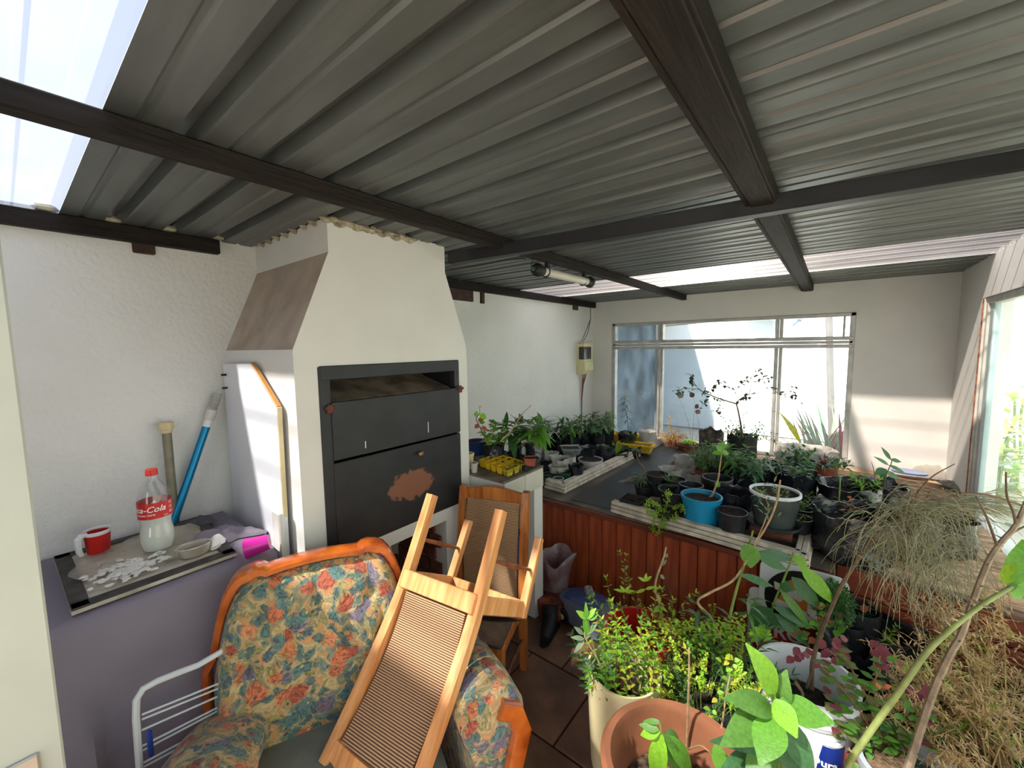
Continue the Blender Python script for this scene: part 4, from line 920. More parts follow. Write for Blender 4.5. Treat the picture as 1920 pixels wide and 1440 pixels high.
# ================================================================== ON THE TILED COUNTER
zc = .906
t = thing('seed_tray', 'yellow plastic seed tray with deep square cells on the tiled counter edge', 'seed tray', at(942, 880, zc+.03))
A, B_, C_ = at(896, 862, zc+.042), at(952, 882, zc+.042), at(989, 866, zc+.042); ex = (C_-B_); ey = (A-B_)
zz = zc+.035
for i in range(3):
    for j in range(5):
        o = B_+ex*(i/3)+ey*(j/5); u = ex/3*.9; v = ey/5*.9; b = MB(); h = .04; cx_ = o+(u+v)/2
        ring = lambda s, z: [cx_+(-u-v)*.5*s+V((0, 0, z)), cx_+(u-v)*.5*s+V((0, 0, z)), cx_+(u+v)*.5*s+V((0, 0, z)), cx_+(-u+v)*.5*s+V((0, 0, z))]
        vs = ring(1.06, 0)+ring(.78, 0)+ring(.66, -h*.8)+ring(.70, -h)+ring(.92, -.004)
        b.add(vs, [(0, 1, 5, 4), (1, 2, 6, 5), (2, 3, 7, 6), (3, 0, 4, 7)]+[(4+k, 4+(k+1) % 4, 8+(k+1) % 4, 8+k) for k in range(4)]+[(8, 9, 10, 11)]+[(k, 16+k, 16+(k+1) % 4, (k+1) % 4) for k in range(4)]+[(16+k, 12+k, 12+(k+1) % 4, 16+(k+1) % 4) for k in range(4)]+[(15, 14, 13, 12)])
        b.build('cell', M_yellow if j else M_yellowd, t, False)
t = thing('seed_tray', 'black plastic seed tray behind the yellow one on the tiled counter', 'seed tray', at(965, 856, zc+.03))
A, B_, C_ = at(915, 858, zc+.035), at(985, 874, zc+.035), at(1012, 858, zc+.035); ex = (C_-B_); ey = (A-B_)
for i in range(3):
    for j in range(7):
        o = B_+ex*(i/3)+ey*(j/7); u = ex/3*.95; v = ey/7*.95; b = MB(); h = .03; cx_ = o+(u+v)/2
        ring = lambda s, z: [cx_+(-u-v)*.5*s+V((0, 0, z)), cx_+(u-v)*.5*s+V((0, 0, z)), cx_+(u+v)*.5*s+V((0, 0, z)), cx_+(-u+v)*.5*s+V((0, 0, z))]
        vs = ring(1.06, 0)+ring(.78, 0)+ring(.62, -h)+ring(.9, -h)
        b.add(vs, [(0, 1, 5, 4), (1, 2, 6, 5), (2, 3, 7, 6), (3, 0, 4, 7)]+[(4+k, 4+(k+1) % 4, 8+(k+1) % 4, 8+k) for k in range(4)]+[(8, 9, 10, 11)]+[(k, 12+k, 12+(k+1) % 4, (k+1) % 4) for k in range(4)])
        b.build('cell', M_blackpl, t, False)
def sqpot(name, label, cx, yr, wpx, z, h, m, cat='pot', soilm=None, taper=.8, rot=0, group=None):
    x, y, r = spot(cx, yr, wpx, z+h); t = thing(name, label, cat, (x, y, z), group); b = MB(); M = Matrix.Translation((x, y, z))@Matrix.Rotation(rot, 4, 'Z')
    rg = lambda s, zz: [M@V((a*s*r, c*s*r, zz)) for a, c in ((-1, -1), (1, -1), (1, 1), (-1, 1))]
    vs = rg(taper, 0)+rg(.97, h*.85)+rg(1.04, h*.86)+rg(1.06, h)+rg(.95, h)+rg(taper*.9, h*.1)
    b.add(vs, [(3, 2, 1, 0)]+[(i*4+k, i*4+(k+1) % 4, i*4+4+(k+1) % 4, i*4+4+k) for i in range(5) for k in range(4)]+[(20, 21, 22, 23)]); b.build('pot_body', m, t, False)
    b = MB(); s_ = .92; vs = rg(s_, h*.8); b.add(vs, [(0, 1, 2, 3)]); b.build('soil', soilm or M_soil, t, False); return t
sqpot('plant_pot', 'small square terracotta-coloured pot standing on the black seed tray', 994, 857, 22, zc+.028, .045, M_terra, rot=.6)
t = pot('plastic_tub', 'stained white tub with a yellow lid edge beside the fireplace corner', *spot(889, 862, 14, zc+.07)[:2], zc, .022, .055, M_whitebag, cat='tub')
t = pot('plastic_tub', 'small yellow-rimmed tub of seedlings behind the stained white tub', -1.62, 1.63, zc, .03, .09, M_cream, cat='tub')
t = pbag('geranium_bag', 'black grow bag with a leggy red-flowered geranium beside the fireplace', 927, 833, 38, zc, .10, cat='plant', fold=.12)
b0 = top(t, .07); stemmy(t, b0, 7, .17, .55, .05, .045, .03, ['fresh', 'bright', 'mid'], sep=True, ang=1.1, basr=.03, droop=.1, start=.3)
P = pstem(t, [(915, 835), (905, 812), (897, 795), (893, 785), (900, 775)], 2.22, .0035, M_twig); pstem(t, [(900, 775), (899, 762)], 2.22, .0015, M_gstem)
for q in range(5): putleaf(t, mat('red_petal', (206, 44, 36), .6, trans=.2) if False else 'orange', P[-1]+V((rnd.uniform(-.006, .006), rnd.uniform(-.006, .006), .035)), V((math.cos(q*1.3), math.sin(q*1.3), .3)), .012, .01, .1, name='petal')
M_petal = mat('red_petal', (204, 40, 34), .6, 0, .05, 20, trans=.2)
for o in t.children:
    if o.name.startswith('petal'): o.data.materials[0] = M_petal
LM.clear()
for (a, c) in (((903, 800), (914, 808)), ((898, 796), (890, 803)), ((896, 788), (908, 786))): pleaf(t, M_dryleaf, a, c, 2.22, 2.22, 9)
for (a, c) in (((900, 777), (912, 785)), ((897, 777), (888, 777))): pleaf(t, 'bright', a, c, 2.22, 2.22, 12)
t = ppot('plant_pot', 'deep blue pot behind the geranium bag by the fireplace', 895, 826, 40, zc, .085, mat('deep_blue_plastic', (36, 70, 128), .4))
t = pbag('leafy_grow_bag', 'black bag with a trailing grey-green herb beside the geranium', 968, 838, 20, zc, .06, cat='plant'); stemmy(t, top(t, .04), 10, .12, 1.1, .025, .008, .012, ['grey', 'mid'], sd=.8, basr=.01)

# mango-like seedlings along the left wall behind the counter
SEED = 'broad-leaved seedlings in black bags along the left wall'
for i, (cx, yr, ww, mks, n, L, lab) in enumerate((
    (1003, 832, 36, ['mid', 'fresh'], 5, .13, 'with fresh green upright leaves directly behind the terracotta pot'),
    (1022, 818, 30, ['dark', 'deep'], 4, .13, 'with dark drooping leaves close to the left wall'),
    (965, 826, 24, ['dark', 'mid'], 3, .15, 'with two large hanging dark leaves nearest the geranium'),
    (1050, 815, 30, ['dark', 'deep'], 4, .12, 'with narrow hanging leaves at the middle of the row'),
    (1072, 818, 30, ['mid', 'dark'], 4, .12, 'with glossy arched leaves left of the clear tray'),
    (1092, 812, 30, ['deep', 'grey'], 4, .11, 'with pale-ribbed long leaves right of the middle'),
    (1120, 812, 30, ['grey', 'deep'], 4, .11, 'with silvery arching leaves below the meter box'),
    (1138, 806, 26, ['fresh', 'grey'], 4, .10, 'with arching light leaves and brown dead ones near the yellow boxes'))):
    z0 = zc if i in (0, 2) else zb
    h_ = .10 if i in (0, 2) else .20
    t = pbag('seedling_bag', 'black bag seedling '+lab, cx, yr, ww, z0, h_, group=SEED, cat='plant'); bt = top(t, h_*.7)
    stemmy(t, bt, 3, (.17 if i in (0, 2) else .23), .35, L*1.3, L*.34, .017, mks, sep=True, ang=1.2, sd=.3, start=.45, whorl=2, basr=.01, ldroop=.7, rs=.003)
    if i == 7:
        for k in range(8): putleaf(t, M_dryleaf, bt+V((rnd.uniform(-.03, .03), rnd.uniform(-.03, .03), rnd.uniform(.03, .14))), V((rnd.uniform(-1, 1), rnd.uniform(-1, 1), -.6)), .05, .02, .5)
tw = thing('grafted_twig', 'thin bare brown cutting leaning up against the left wall', 'twig', atd(935, 830, 2.3)); pstem(tw, [(938, 828), (960, 805), (978, 778), (996, 760)], 2.35, .004, M_twigP, name='cane')

# ================================================================== INSIDE THE LEFT FLAT FRAME
sqpot('plant_pot', 'dark green square pot at the front corner of the left flat frame', 1058, 884, 24, zb, .09, M_green, rot=.5)
ppot('plant_pot', 'low round green pot left of the square dark green one', 1032, 888, 28, zb, .07, M_green)
ppot('plant_pot', 'small pale grey pot at the very corner of the left frame rail', 1047, 896, 20, zb+.03, .045, mat('pale_grey_plastic', (178, 180, 176), .5))
pbag('grow_bag', 'black bag folded open right of the square green pot', 1080, 872, 28, zb, .13)
pbag('grow_bag', 'crumpled black bag left of the rolled white bags', 1025, 864, 24, zb, .12)
ppot('plant_pot', 'wide milky-white pot of soil within the left frame', 1107, 860, 46, zb, .09, M_clear if False else mat('milky_plastic', (196, 196, 192), .4), taper=.85)
WB = 'rolled white seedling bags'
for cx, yr, ww, hh, lab in ((1032, 848, 30, .16, 'furthest back against the black bags'), (1050, 858, 34, .15, 'in the middle of the left frame'), (1046, 873, 32, .11, 'nearest the square green pot'), (1068, 855, 24, .14, 'touching the clear tray'), (1215, 808, 30, .16, 'behind the yellow boxes by the window')):
    pbag('seedling_bag', 'white rolled-down bag of soil '+lab, cx, yr, ww, zb, hh, M_whitebag, group=WB, fold=.2, soil=.8, jag=.35)
t = sqpot('clear_tray', 'clear square plastic tub on the pots behind the white rolled bags', 1070, 838, 34, zb+.14, .055, M_clear, cat='tub', rot=.7)
for cx, yr, ww, hh, lab in ((1100, 838, 40, .15, 'behind the milky pot'), (1132, 838, 40, .13, 'left of the spider plant'), (1156, 846, 44, .08, 'holding the spider plant'), (1184, 838, 34, .09, 'beside the yellow box')):
    t = pbag('grow_bag', 'black grow bag '+lab, cx, yr, ww, zb, hh, cat='bag')
    if 'spider' in lab and 'holding' in lab:
        strap(t, top(t, .06), 18, .17, .010, 'bright', .9, 1.2); 
        for k in range(3): putleaf(t, M_dryleaf, top(t, .06), V((rnd.uniform(-1, 1), -.8, .1)), .08, .02, .8)
for cx, yr, rot, lab in ((1178, 814, .15, 'further one beneath the narrow-leaved plant'), (1192, 831, .1, 'nearer one with seedlings, propped on the rail')):
    x, y, r_ = spot(cx, yr, 74, .665); t = thing('planter_box', 'bright yellow window box planter, '+lab, 'planter', (x, y, .59), 'yellow window boxes'); b = MB(); M = Matrix.Translation((x, y, .59))@Matrix.Rotation(rot, 4, 'Z')@Matrix.Scale(1.12, 4)
    rg = lambda a, c, z: [M@V((i*a, j*c, z)) for i, j in ((-1, -1), (1, -1), (1, 1), (-1, 1))]
    vs = rg(.125, .045, 0)+rg(.14, .058, .055)+rg(.15, .066, .056)+rg(.15, .066, .07)+rg(.136, .054, .07)+rg(.12, .042, .008)
    b.add(vs, [(3, 2, 1, 0)]+[(i*4+k, i*4+(k+1) % 4, i*4+4+(k+1) % 4, i*4+4+k) for i in range(5) for k in range(4)]+[(20, 21, 22, 23)]); b.build('box_body', M_yellow, t, False)
    b = MB(); b.add(rg(.132, .05, .055), [(0, 1, 2, 3)]); b.build('soil', M_soil2, t, False)
    stemmy(t, (x-.05, y, .64), 6, .05, .6, .02, .008, .01, ['bright', 'dark'])
    for bx in (-.09, .07):
        b = MB(); b.bbox((bx-.02, -.05, -(.59-zb)), (bx+.02, .05, 0), .004, M); b.build('support_block', M_blackpl, t, False)
t = pbag('narrow_leaved_plant', 'tall narrow-leaved seedling in a black bag before the left window pane', 1176, 812, 34, zb, .17, cat='plant'); bt = top(t, .12)
P = pstem(t, [(1178, 812), (1176, 785), (1172, 760), (1170, 740)], dep(bt), .003, M_twig)
for k in range(34):
    p, tt = pl(P, .25+.75*k/34); an = k*2.4; putleaf(t, rnd.choice(['dark', 'deep']), p, V((math.cos(an), math.sin(an), .25)), .085, .012, .7)
stemmy(t, bt+V((.06, 0, 0)), 8, .06, .8, .02, .015, .01, ['bright', 'mid'])
t = thing('dry_grass_clump', 'dried straw-coloured clump in a pot beneath the window mullion', 'plant', at(1262, 835, zb)); p = t.location
pot_ = MB(); pot_.lathe([(.001, 0), (.05, 0), (.065, .07), (.06, .07), (.045, .01), (.001, .01)], p, 18); pot_.build('pot_body', M_terra, t)
J = MB()
for k in range(150):
    a = rnd.random()*2*PI; c = curve(p+V((0, 0, .06)), V((math.cos(a), math.sin(a), rnd.uniform(.1, 1.4))), rnd.uniform(.08, .2), 1.2, 5, .35); J.tube(c, .0022, 3)
J.build('straw', M_dry, t)['kind'] = 'stuff'
P = pstem(t, [(1262, 825), (1258, 805), (1256, 785), (1262, 778)], dep(p), .008, M_dry)
for k in range(14): q, tt = pl(P, k/14); putleaf(t, M_dry, q, V((rnd.uniform(-1, 1), rnd.uniform(-1, 1), .3)), .05, .015, .5)
t = ppot('plant_pot', 'low clay-brown pot crowded with lime seedlings under the window', 1291, 832, 44, zb, .06, M_terra, cat='plant'); shrub(t, top(t, .075), .07, .02, 260, .018, .014, ['lime', 'bright'])
P = pstem(t, [(1296, 828), (1290, 790), (1280, 762), (1272, 745)], dep(t.location), .002, M_twig); pstem(t, [(1298, 828), (1300, 795), (1303, 760), (1300, 742)], dep(t.location), .002, M_twig); pstem(t, [(1303, 828), (1312, 800), (1305, 775)], dep(t.location), .0018, M_twig)
for (a, c) in (((1272, 746), (1282, 738)), ((1300, 745), (1294, 735)), ((1303, 760), (1310, 765)), ((1306, 776), (1312, 768))): pleaf(t, mat('maroon_leaf', (60, 34, 40), .6, trans=.2), a, c, dep(t.location), dep(t.location), 10)

# ================================================================== POTS INSIDE THE RIGHT STACKED FRAME
t = ppot('seedling_pot', 'black pot with a leaning bare-stemmed sapling topped by leaves, left end of the frame', 1207, 910, 34, zf, .07, M_blackpl, cat='plant'); w0 = dep(t.location)
P = pstem(t, [(1215, 905), (1208, 880), (1195, 860), (1193, 845)], w0, .005, M_twig)
for k in range(7): putleaf(t, 'dark', P[-1], V((math.cos(k*.9), math.sin(k*.9), .4)), .055, .022, .4)
stemmy(t, top(t, .06)+V((-.02, -.01, 0)), 5, .08, .5, .06, .02, .012, ['deep', 'dark'], sep=True, ldroop=.9, start=.5)
ppot('plant_pot', 'empty black pot behind the leaning sapling', 1232, 888, 42, zf, .14, M_blackpl)
ppot('plant_pot', 'empty black pot behind the grass seedlings', 1266, 898, 40, zf, .13, M_blackpl)
t = ppot('seedling_pot', 'black pot of fine grassy seedlings behind the wide empty pot', 1256, 905, 42, zf, .11, M_blackpl, cat='plant'); strap(t, top(t, .10), 26, .09, .005, 'mid', .7, 1.5)
ppot('plant_pot', 'wide empty black pot to the left of the bright blue pot', 1266, 917, 60, zf, .12, M_blackpl, soil=.3)
ppot('plant_pot', 'ribbed black pot directly behind the bright blue pot', 1296, 908, 42, zf, .13, M_blackpl, soil=.5)
t = ppot('blue_pot', 'bright blue plastic pot with a pale woody stem at the front of the frame', 1315, 928, 70, zf-.01, .155, M_blue, cat='plant', taper=.8, rim=.010, soil=.84); w0 = dep(t.location)+.02
P = pstem(t, [(1330, 940), (1338, 922), (1346, 900), (1350, 872), (1353, 850), (1356, 840)], w0, .006, M_twigP); pstem(t, [(1324, 940), (1336, 925)], w0, .004, M_twigP)
for (a, c) in (((1354, 846), (1342, 835)), ((1354, 846), (1366, 852)), ((1356, 842), (1356, 828)), ((1342, 912), (1350, 905)), ((1353, 848), (1335, 850))): pleaf(t, 'fresh', a, c, w0, w0, 11)
ppot('plant_pot', 'black pot of dark soil between the blue pot and the clear bucket', 1373, 958, 52, zf-.01, .12, M_blackpl, soil=.9)
pbag('grow_bag', 'wide bluish-black bag behind the blue pot and the clear bucket', 1376, 920, 64, zb, .19)
ppot('plant_pot', 'shallow black pot behind the bluish-black bag', 1345, 895, 52, zb, .20, M_blackpl, soil=.6)
# clear bucket on a saucer on a brick
p = at(1450, 985, .66); t = thing('brick', 'weathered red brick under the clear bucket', 'brick', (p.x, p.y, zf)); b = MB(); b.bbox((p.x-.10, p.y-.055, zf-.01), (p.x+.085, p.y+.05, .655), .005); b.build('brick_body', M_brick, t, False)
b = MB(); b.lathe([(.001, .657), (.10, .657), (.122, .685), (.126, .685), (.104, .652+.006), (.001, .658)], (p.x, p.y, 0), 28); t = thing('saucer', 'faded grey saucer under the clear bucket', 'saucer', (p.x, p.y, .657)); b.build('dish', M_greypl, t)
t = thing('clear_bucket', 'semi-clear bucket of soil with a white rim standing on the grey saucer', 'bucket', (p.x, p.y, .664)); b = MB(); b.lathe([(.001, .664), (.088, .664), (.107, .79), (.108, .835), (.103, .835), (.084, .67), (.001, .668)], (p.x, p.y, 0), 32); b.build('bucket_body', mat('smoky_clear_plastic', (70, 78, 76), .18, 0, .15, 8, spec=.9), t)
b = MB(); b.lathe([(.109, .828), (.115, .832), (.115, .846), (.106, .846), (.104, .83)], (p.x, p.y, 0), 32); b.build('rim', M_white, t); soilpart(t, p, .103, .825); stemmy(t, (p.x, p.y, .825), 8, .025, 1.5, .02, .008, .008, ['lime', 'mid'], basr=.05)
# tray of small things at front left, lime trailing succulent
x, y, r_ = spot(1188, 935, 64, zf+.03); t = thing('seed_tray', 'shallow black tray at the front left corner of the stacked frames', 'seed tray', (x, y, zf)); b = MB(); b.lathe([(.001, zf), (.085, zf), (.095, zf+.035), (.09, zf+.035), (.08, zf+.006), (.001, zf+.006)], (x, y, 0), 4, M=Matrix.Rotation(PI/4, 4, 'Z')); b.build('tray_body', M_blackpl, t, False)
for k in range(3): b = MB(); b.lathe([(.001, 0), (.03, 0), (.032, .02), (.026, .02), (.001, .012)], (x-.045+.04*k, y+.02*(k % 2), zf+.008), 14, wob=.06); b.build('soil_plug', M_soil, t)
t = ppot('trailing_succulent', 'lime-green succulent spilling over the front edge of the frames', 1250, 955, 44, zf-.01, .05, M_blackpl, cat='plant'); w0 = dep(t.location)-.06
for (pts) in ([(1240, 955), (1228, 970), (1222, 995)], [(1245, 955), (1238, 985), (1232, 1003)], [(1250, 950), (1252, 930), (1250, 925)], [(1240, 950), (1225, 945), (1215, 940)], [(1260, 955), (1275, 950), (1283, 958)], [(1250, 960), (1262, 975), (1270, 965)], [(1236, 960), (1215, 962), (1212, 945)], [(1246, 958), (1247, 980), (1246, 990)]):
    P = pstem(t, pts, [w0+.03, w0-.02, w0-.05], .0025, lm('lime')); q = MB()
    for k in range(110):
        p_, tt = pl(P, rnd.random()); q.leaf(p_+V((rnd.gauss(0, .008), rnd.gauss(0, .008), rnd.gauss(0, .008))), V((rnd.uniform(-1, 1), rnd.uniform(-1, 1), rnd.uniform(-.3, 1))), V((0, 0, 1)), .013, .008, .1, 2)
    q.build('foliage', lm('lime'), t)['kind'] = 'stuff'
# white open bags and beige bag
for cx, yr, ww, hh, lab in ((1256, 878, 38, .15, 'open one at the back left of the stacked frame'), (1284, 856, 38, .17, 'open one nearest the window side'), (1274, 868, 36, .13, 'folded one between two open white bags'), (1296, 884, 40, .12, 'beige folded one behind the grass seedlings')):
    pbag('seedling_bag', 'white rolled-down bag, '+lab, cx, yr, ww, zb, hh, M_whitebag, group=WB, fold=.2, soil=.75, jag=.35)
t = ppot('fern_pot', 'brown pot with a feathery dark bush in the middle of the bench', 1326, 880, 44, zb, .14, M_terra, cat='plant'); stemmy(t, top(t, .12), 34, .2, .9, .036, .009, .010, ['dark', 'mid', 'grey'], basr=.04, ang=.7); 
for k in range(9): pass
# black bags with shiny leaves
for cx, yr, ww, hh, mks, n, L, lab in ((1378, 868, 44, .22, ['mid', 'fresh'], 5, .085, 'with light hanging leaves before the tall tree'), (1400, 888, 46, .20, ['dark', 'deep'], 5, .075, 'with dark glossy leaves in the centre'), (1432, 878, 44, .2, ['deep', 'white'], 4, .065, 'with pale-veined leaves right of centre'), (1352, 852, 44, .2, ['fresh', 'mid'], 5, .085, 'with broad bright leaves under the tree branches')):
    t = pbag('seedling_bag', 'black bag plant '+lab, cx, yr, ww, zb, hh, cat='plant'); stemmy(t, top(t, hh*.7), n+1, .17, .6, L*1.2, L*.38, .017, mks, sep=True, ldroop=.6, start=.35, ang=1.1, basr=.02)
for cx, yr, ww, hh, lab in ((1345, 872, 36, .18, 'left of the dark-leaved plant'), (1452, 868, 42, .2, 'right of the tree pot'), (1458, 893, 34, .14, 'with cloudy sides beside the big folded bag')):
    pbag('grow_bag', 'black grow bag '+lab, cx, yr, ww, zb, hh)
# right column of small black pots
for cx, yr, ww, hh, z_, lab in ((1507, 926, 32, .07, .67, 'topmost of the four small pots along the frame edge'), (1507, 940, 36, .07, .63, 'second of the four small pots along the frame edge'), (1504, 953, 36, .07, .60, 'third of the four small pots along the frame edge'), (1500, 970, 40, .07, zf-.01, 'nearest of the four small pots along the frame edge')):
    t = ppot('seedling_pot', 'small black pot with a sprout, '+lab, cx, yr, ww, zf-.01, .10, M_blackpl, cat='plant', soil=.75); stemmy(t, top(t, .07), 3, .05, .6, .03, .006, .015, ['fresh', 'bright'], sep=True)
t = pbag('big_grow_bag', 'large shiny black bag with a pointed-leaved plant at the frame corner', 1497, 885, 62, zb, .22, cat='plant', fold=.2); stemmy(t, top(t, .16), 6, .16, .7, .09, .02, .03, ['deep', 'mid'], sep=True, ang=.9, ldroop=.5)
pstem(t, [(1520, 900), (1530, 870), (1548, 862), (1562, 880), (1568, 900)], dep(t.location), .003, lm('deep')); pstem(t, [(1500, 870), (1520, 900), (1540, 940)], dep(t.location)-.05, .004, lm('deep'))
# tall tree in black bag, patterned bag
t = pbag('potted_tree', 'tall open-branched small tree in a black bag silhouetted against the window', 1392, 816, 50, zb, .33, mat('matt_black_bag', (34, 34, 36), .6, 0, .1, 20, .2, 20), cat='plant', fold=.03, soil=.9); w0 = dep(t.location)+.0
M_sil = mat('shaded_tree_leaf', (58, 74, 54), .5, 0, .15, 16)  # backlit silhouette tone put into the leaf colour
tr_ = [((1392, 815), (1388, 790), (1383, 765), (1380, 757)), ((1380, 757), (1350, 748), (1325, 738), (1310, 730)), ((1310, 730), (1285, 728), (1268, 733)), ((1310, 730), (1300, 715), (1292, 700)), ((1318, 736), (1335, 728), (1347, 717)),
       ((1380, 757), (1388, 748), (1404, 740), (1425, 736)), ((1404, 740), (1412, 715), (1420, 700), (1427, 690)), ((1412, 716), (1430, 712), (1442, 706)), ((1380, 757), (1388, 730), (1398, 710)), ((1384, 745), (1372, 730), (1358, 724)), ((1425, 736), (1455, 738), (1478, 742), (1495, 748)), ((1470, 740), (1488, 728), (1494, 721)), ((1322, 738), (1325, 750), (1312, 766)), ((1425, 736), (1445, 730), (1470, 735)), ((1345, 750), (1347, 765), (1345, 775))]
rr_ = [.0085]+[.006, .0025, .0025, .002, .0045, .0028, .002, .0025, .002, .0025, .0018, .002, .002, .0018]
for i, (pts, r0) in enumerate(zip(tr_, rr_)):
    ws = [w0+.02*math.sin(i*2.1)*k for k in range(len(pts))]
    P = pstem(t, pts, ws, r0, M_twig, name='trunk' if i == 0 else 'branch', n=5)
    if i:
        for k in range(20 if i < 9 else 13):
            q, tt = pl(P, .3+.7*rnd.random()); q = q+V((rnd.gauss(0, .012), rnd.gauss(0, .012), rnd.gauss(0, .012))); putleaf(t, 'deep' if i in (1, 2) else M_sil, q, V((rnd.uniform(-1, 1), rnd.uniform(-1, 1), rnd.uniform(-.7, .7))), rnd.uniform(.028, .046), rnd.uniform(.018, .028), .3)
stemmy(t, top(t, .29), 14, .20, .9, .03, .018, .022, ['deep', 'grey', 'dark'], basr=.04, start=.1, wig=.2)
stemmy(t, top(t, .29), 7, .30, 1.6, .028, .016, .03, ['dark'], basr=.04, start=.3, sd=.6, wig=.2, lean=(.8, 0))
for k in range(8): putleaf(t, 'orange', top(t, .33)+V((rnd.uniform(-.08, -.02), rnd.uniform(-.04, .02), rnd.uniform(-.02, .04))), V((rnd.uniform(-1, 1), rnd.uniform(-1, 1), .4)), .05, .014, .3)
pbag('patterned_bag', 'faded brown patterned bag standing behind the tree pot', 1334, 808, 42, zb, .30, mat('brown_printed_bag', (128, 112, 100), .6, 0, .4, 26, .4, 20), fold=.08)
# window-side sacks, bromeliad and agave outside
t = pbag('white_sack', 'white plastic sack slumped on the sill at the right of the window', 1512, 838, 78, zb, .16, M_whitebag, fold=.35, soil=.6, sx=1.2, sy=.7, jag=.5)
t = ppot('leafy_pot', 'green-leaved plant in a dark pot before the white sack', 1500, 862, 50, zb, .12, M_green, cat='plant'); stemmy(t, top(t, .1), 9, .13, .8, .06, .03, .025, ['deep', 'mid'], sep=True)
P = pstem(t, [(1490, 840), (1478, 800), (1462, 776), (1448, 770)], dep(t.location), .002, M_twig)
pleaf(t, 'yellow', (1500, 830), (1462, 772), dep(t.location), dep(t.location), 10, droop=.5)
t = ppot('bromeliad_pot', 'red and green strap-leaved bromeliad by the bench corner', 1545, 872, 44, zb, .10, M_terra, cat='plant'); strap(t, top(t, .09), 14, .22, .014, 'deep', .8, .5); strap(t, top(t, .10), 9, .11, .016, 'maroon', .3, 1.4)
t = thing('agave', 'spiky grey-green agave clump growing outside the right window pane', 'plant', (.05, 5.6, 0))
for k in range(64):
    a = rnd.random()*2*PI; e = rnd.uniform(.5, 2.4); putleaf(t, rnd.choice(['grey', 'deep', 'grey', 'maroon']), V((.02+rnd.gauss(0, .1), 5.5+rnd.gauss(0, .1), .25)), V((math.cos(a), math.sin(a), e)), rnd.uniform(.6, .95), .032, .1)
t = thing('garden_shrub', 'pale green broad-leaved shrub outside the right-hand glazing', 'shrub', (1.3, 5.9, 0)); 
for k in range(5): b = MB(); b.tube(curve((1.3, 5.7+.1*k, 0), V((.1*(k-2), .1, 1)), .9, .1), .012, 5); b.build('stem', M_gstem, t)
for k in range(150):
    a = rnd.random()*2*PI; putleaf(t, rnd.choice(['white', 'bright', 'olive', 'white']), V((1.30+rnd.gauss(0, .12), 5.9+rnd.gauss(0, .25), rnd.uniform(.0, .85))), V((math.cos(a), math.sin(a), rnd.uniform(-.2, 1))), rnd.uniform(.12, .22), .07, .4)
t = thing('garden_shrub', 'taller shrub with long leaves close behind the right glass corner', 'shrub', (1.6, 6.7, 0))
for k in range(4): b = MB(); b.tube(curve((1.6, 6.6+.1*k, 0), V((.1*(k-2), .1, 1)), 1.0, .1), .012, 5); b.build('stem', M_gstem, t)
for k in range(110):
    a = rnd.random()*2*PI; putleaf(t, rnd.choice(['white', 'bright', 'lime']), V((1.62+rnd.gauss(0, .12), 6.7+rnd.gauss(0, .2), rnd.uniform(.1, 1.1))), V((math.cos(a), math.sin(a), rnd.uniform(-.2, 1))), rnd.uniform(.14, .26), .07, .4)

# ================================================================== BAGS AND CLUTTER ON THE PLANK PLATFORM
zp = ZB+.006
for cx, yr, ww, hh, lab in ((1592, 908, 92, .19, 'large glossy black bag at the back left of the planks'), (1652, 905, 76, .17, 'glossy black bag next to the back left one on the planks'), (1600, 958, 124, .22, 'wide folded black bag hanging over the bench corner'), (1700, 962, 96, .2, 'black bag in the middle of the plank row behind the wispy plant'), (1768, 968, 90, .17, 'squat black bag at the right end of the row')):
    pbag('grow_bag', lab, cx, yr, ww, zp, hh, fold=.22)
t = thing('bag_seedling', 'thin-leaved seedlings rising from the black bags before the plain wall', 'plant', at(1660, 915, zp+.15)); w0 = dep(t.location)
pstem(t, [(1657, 915), (1662, 890), (1672, 866), (1668, 858)], w0, .0035, M_twig)
for (a, c, ww) in (((1670, 862), (1652, 838), 7), ((1666, 872), (1638, 856), 7), ((1670, 862), (1690, 866), 9), ((1666, 872), (1698, 888), 8), ((1662, 880), (1640, 890), 16), ((1660, 885), (1686, 898), 12), ((1660, 888), (1648, 896), 12)): pleaf(t, 'deep', a, c, w0, w0, ww)
P = pstem(t, [(1572, 948), (1575, 900), (1570, 880), (1574, 862)], w0-.25, .004, M_gstem); stemmy(t, P[-1]-V((0, 0, .05)), 6, .06, 1, .05, .015, .015, ['deep', 'dark', 'olive'], sep=True)
P = pstem(t, [(1642, 910), (1638, 880), (1634, 866)], w0, .0025, mat('maroon_stem', (120, 60, 50)))
stemmy(t, at(1625, 918, zp+.15), 6, .09, .8, .05, .013, .016, ['bright', 'fresh'], sep=True)
t = thing('bag_undergrowth', 'low mixed greenery with orange dead leaves between the black bags', 'plant', at(1612, 950, zp+.15))
for k in range(60): putleaf(t, rnd.choice(['mid', 'deep', 'grey', 'dark']), at(1612+rnd.gauss(0, 32), 952+rnd.gauss(0, 12), zp+.17), V((rnd.uniform(-1, 1), rnd.uniform(-1, 1), rnd.uniform(0, .8))), .045, .012, .4)
for k in range(9): putleaf(t, 'orange', at(1592+rnd.uniform(-8, 14), 942+rnd.uniform(-10, 16), zp+.2), V((rnd.uniform(-1, 1), rnd.uniform(-1, 1), .2)), .03, .018, .3)
t = pbag('green_bag', 'clear green-tinted plastic bag at the far right of the plank row', 1790, 990, 50, zp, .10, glassmat('green_film', (.5, .62, .58), .35, (.25, .36, .33), .15, .1))
for cx, cy, lab in ((1535, 905, 'upper white rolled sheet edge beside the frame corner'),): rag('white_sheet', 'dirty '+lab, 'sheet', at(cx+8, cy+10, zp), .05, .14, .03, M_whitebag, 12, zp+.03, .1)
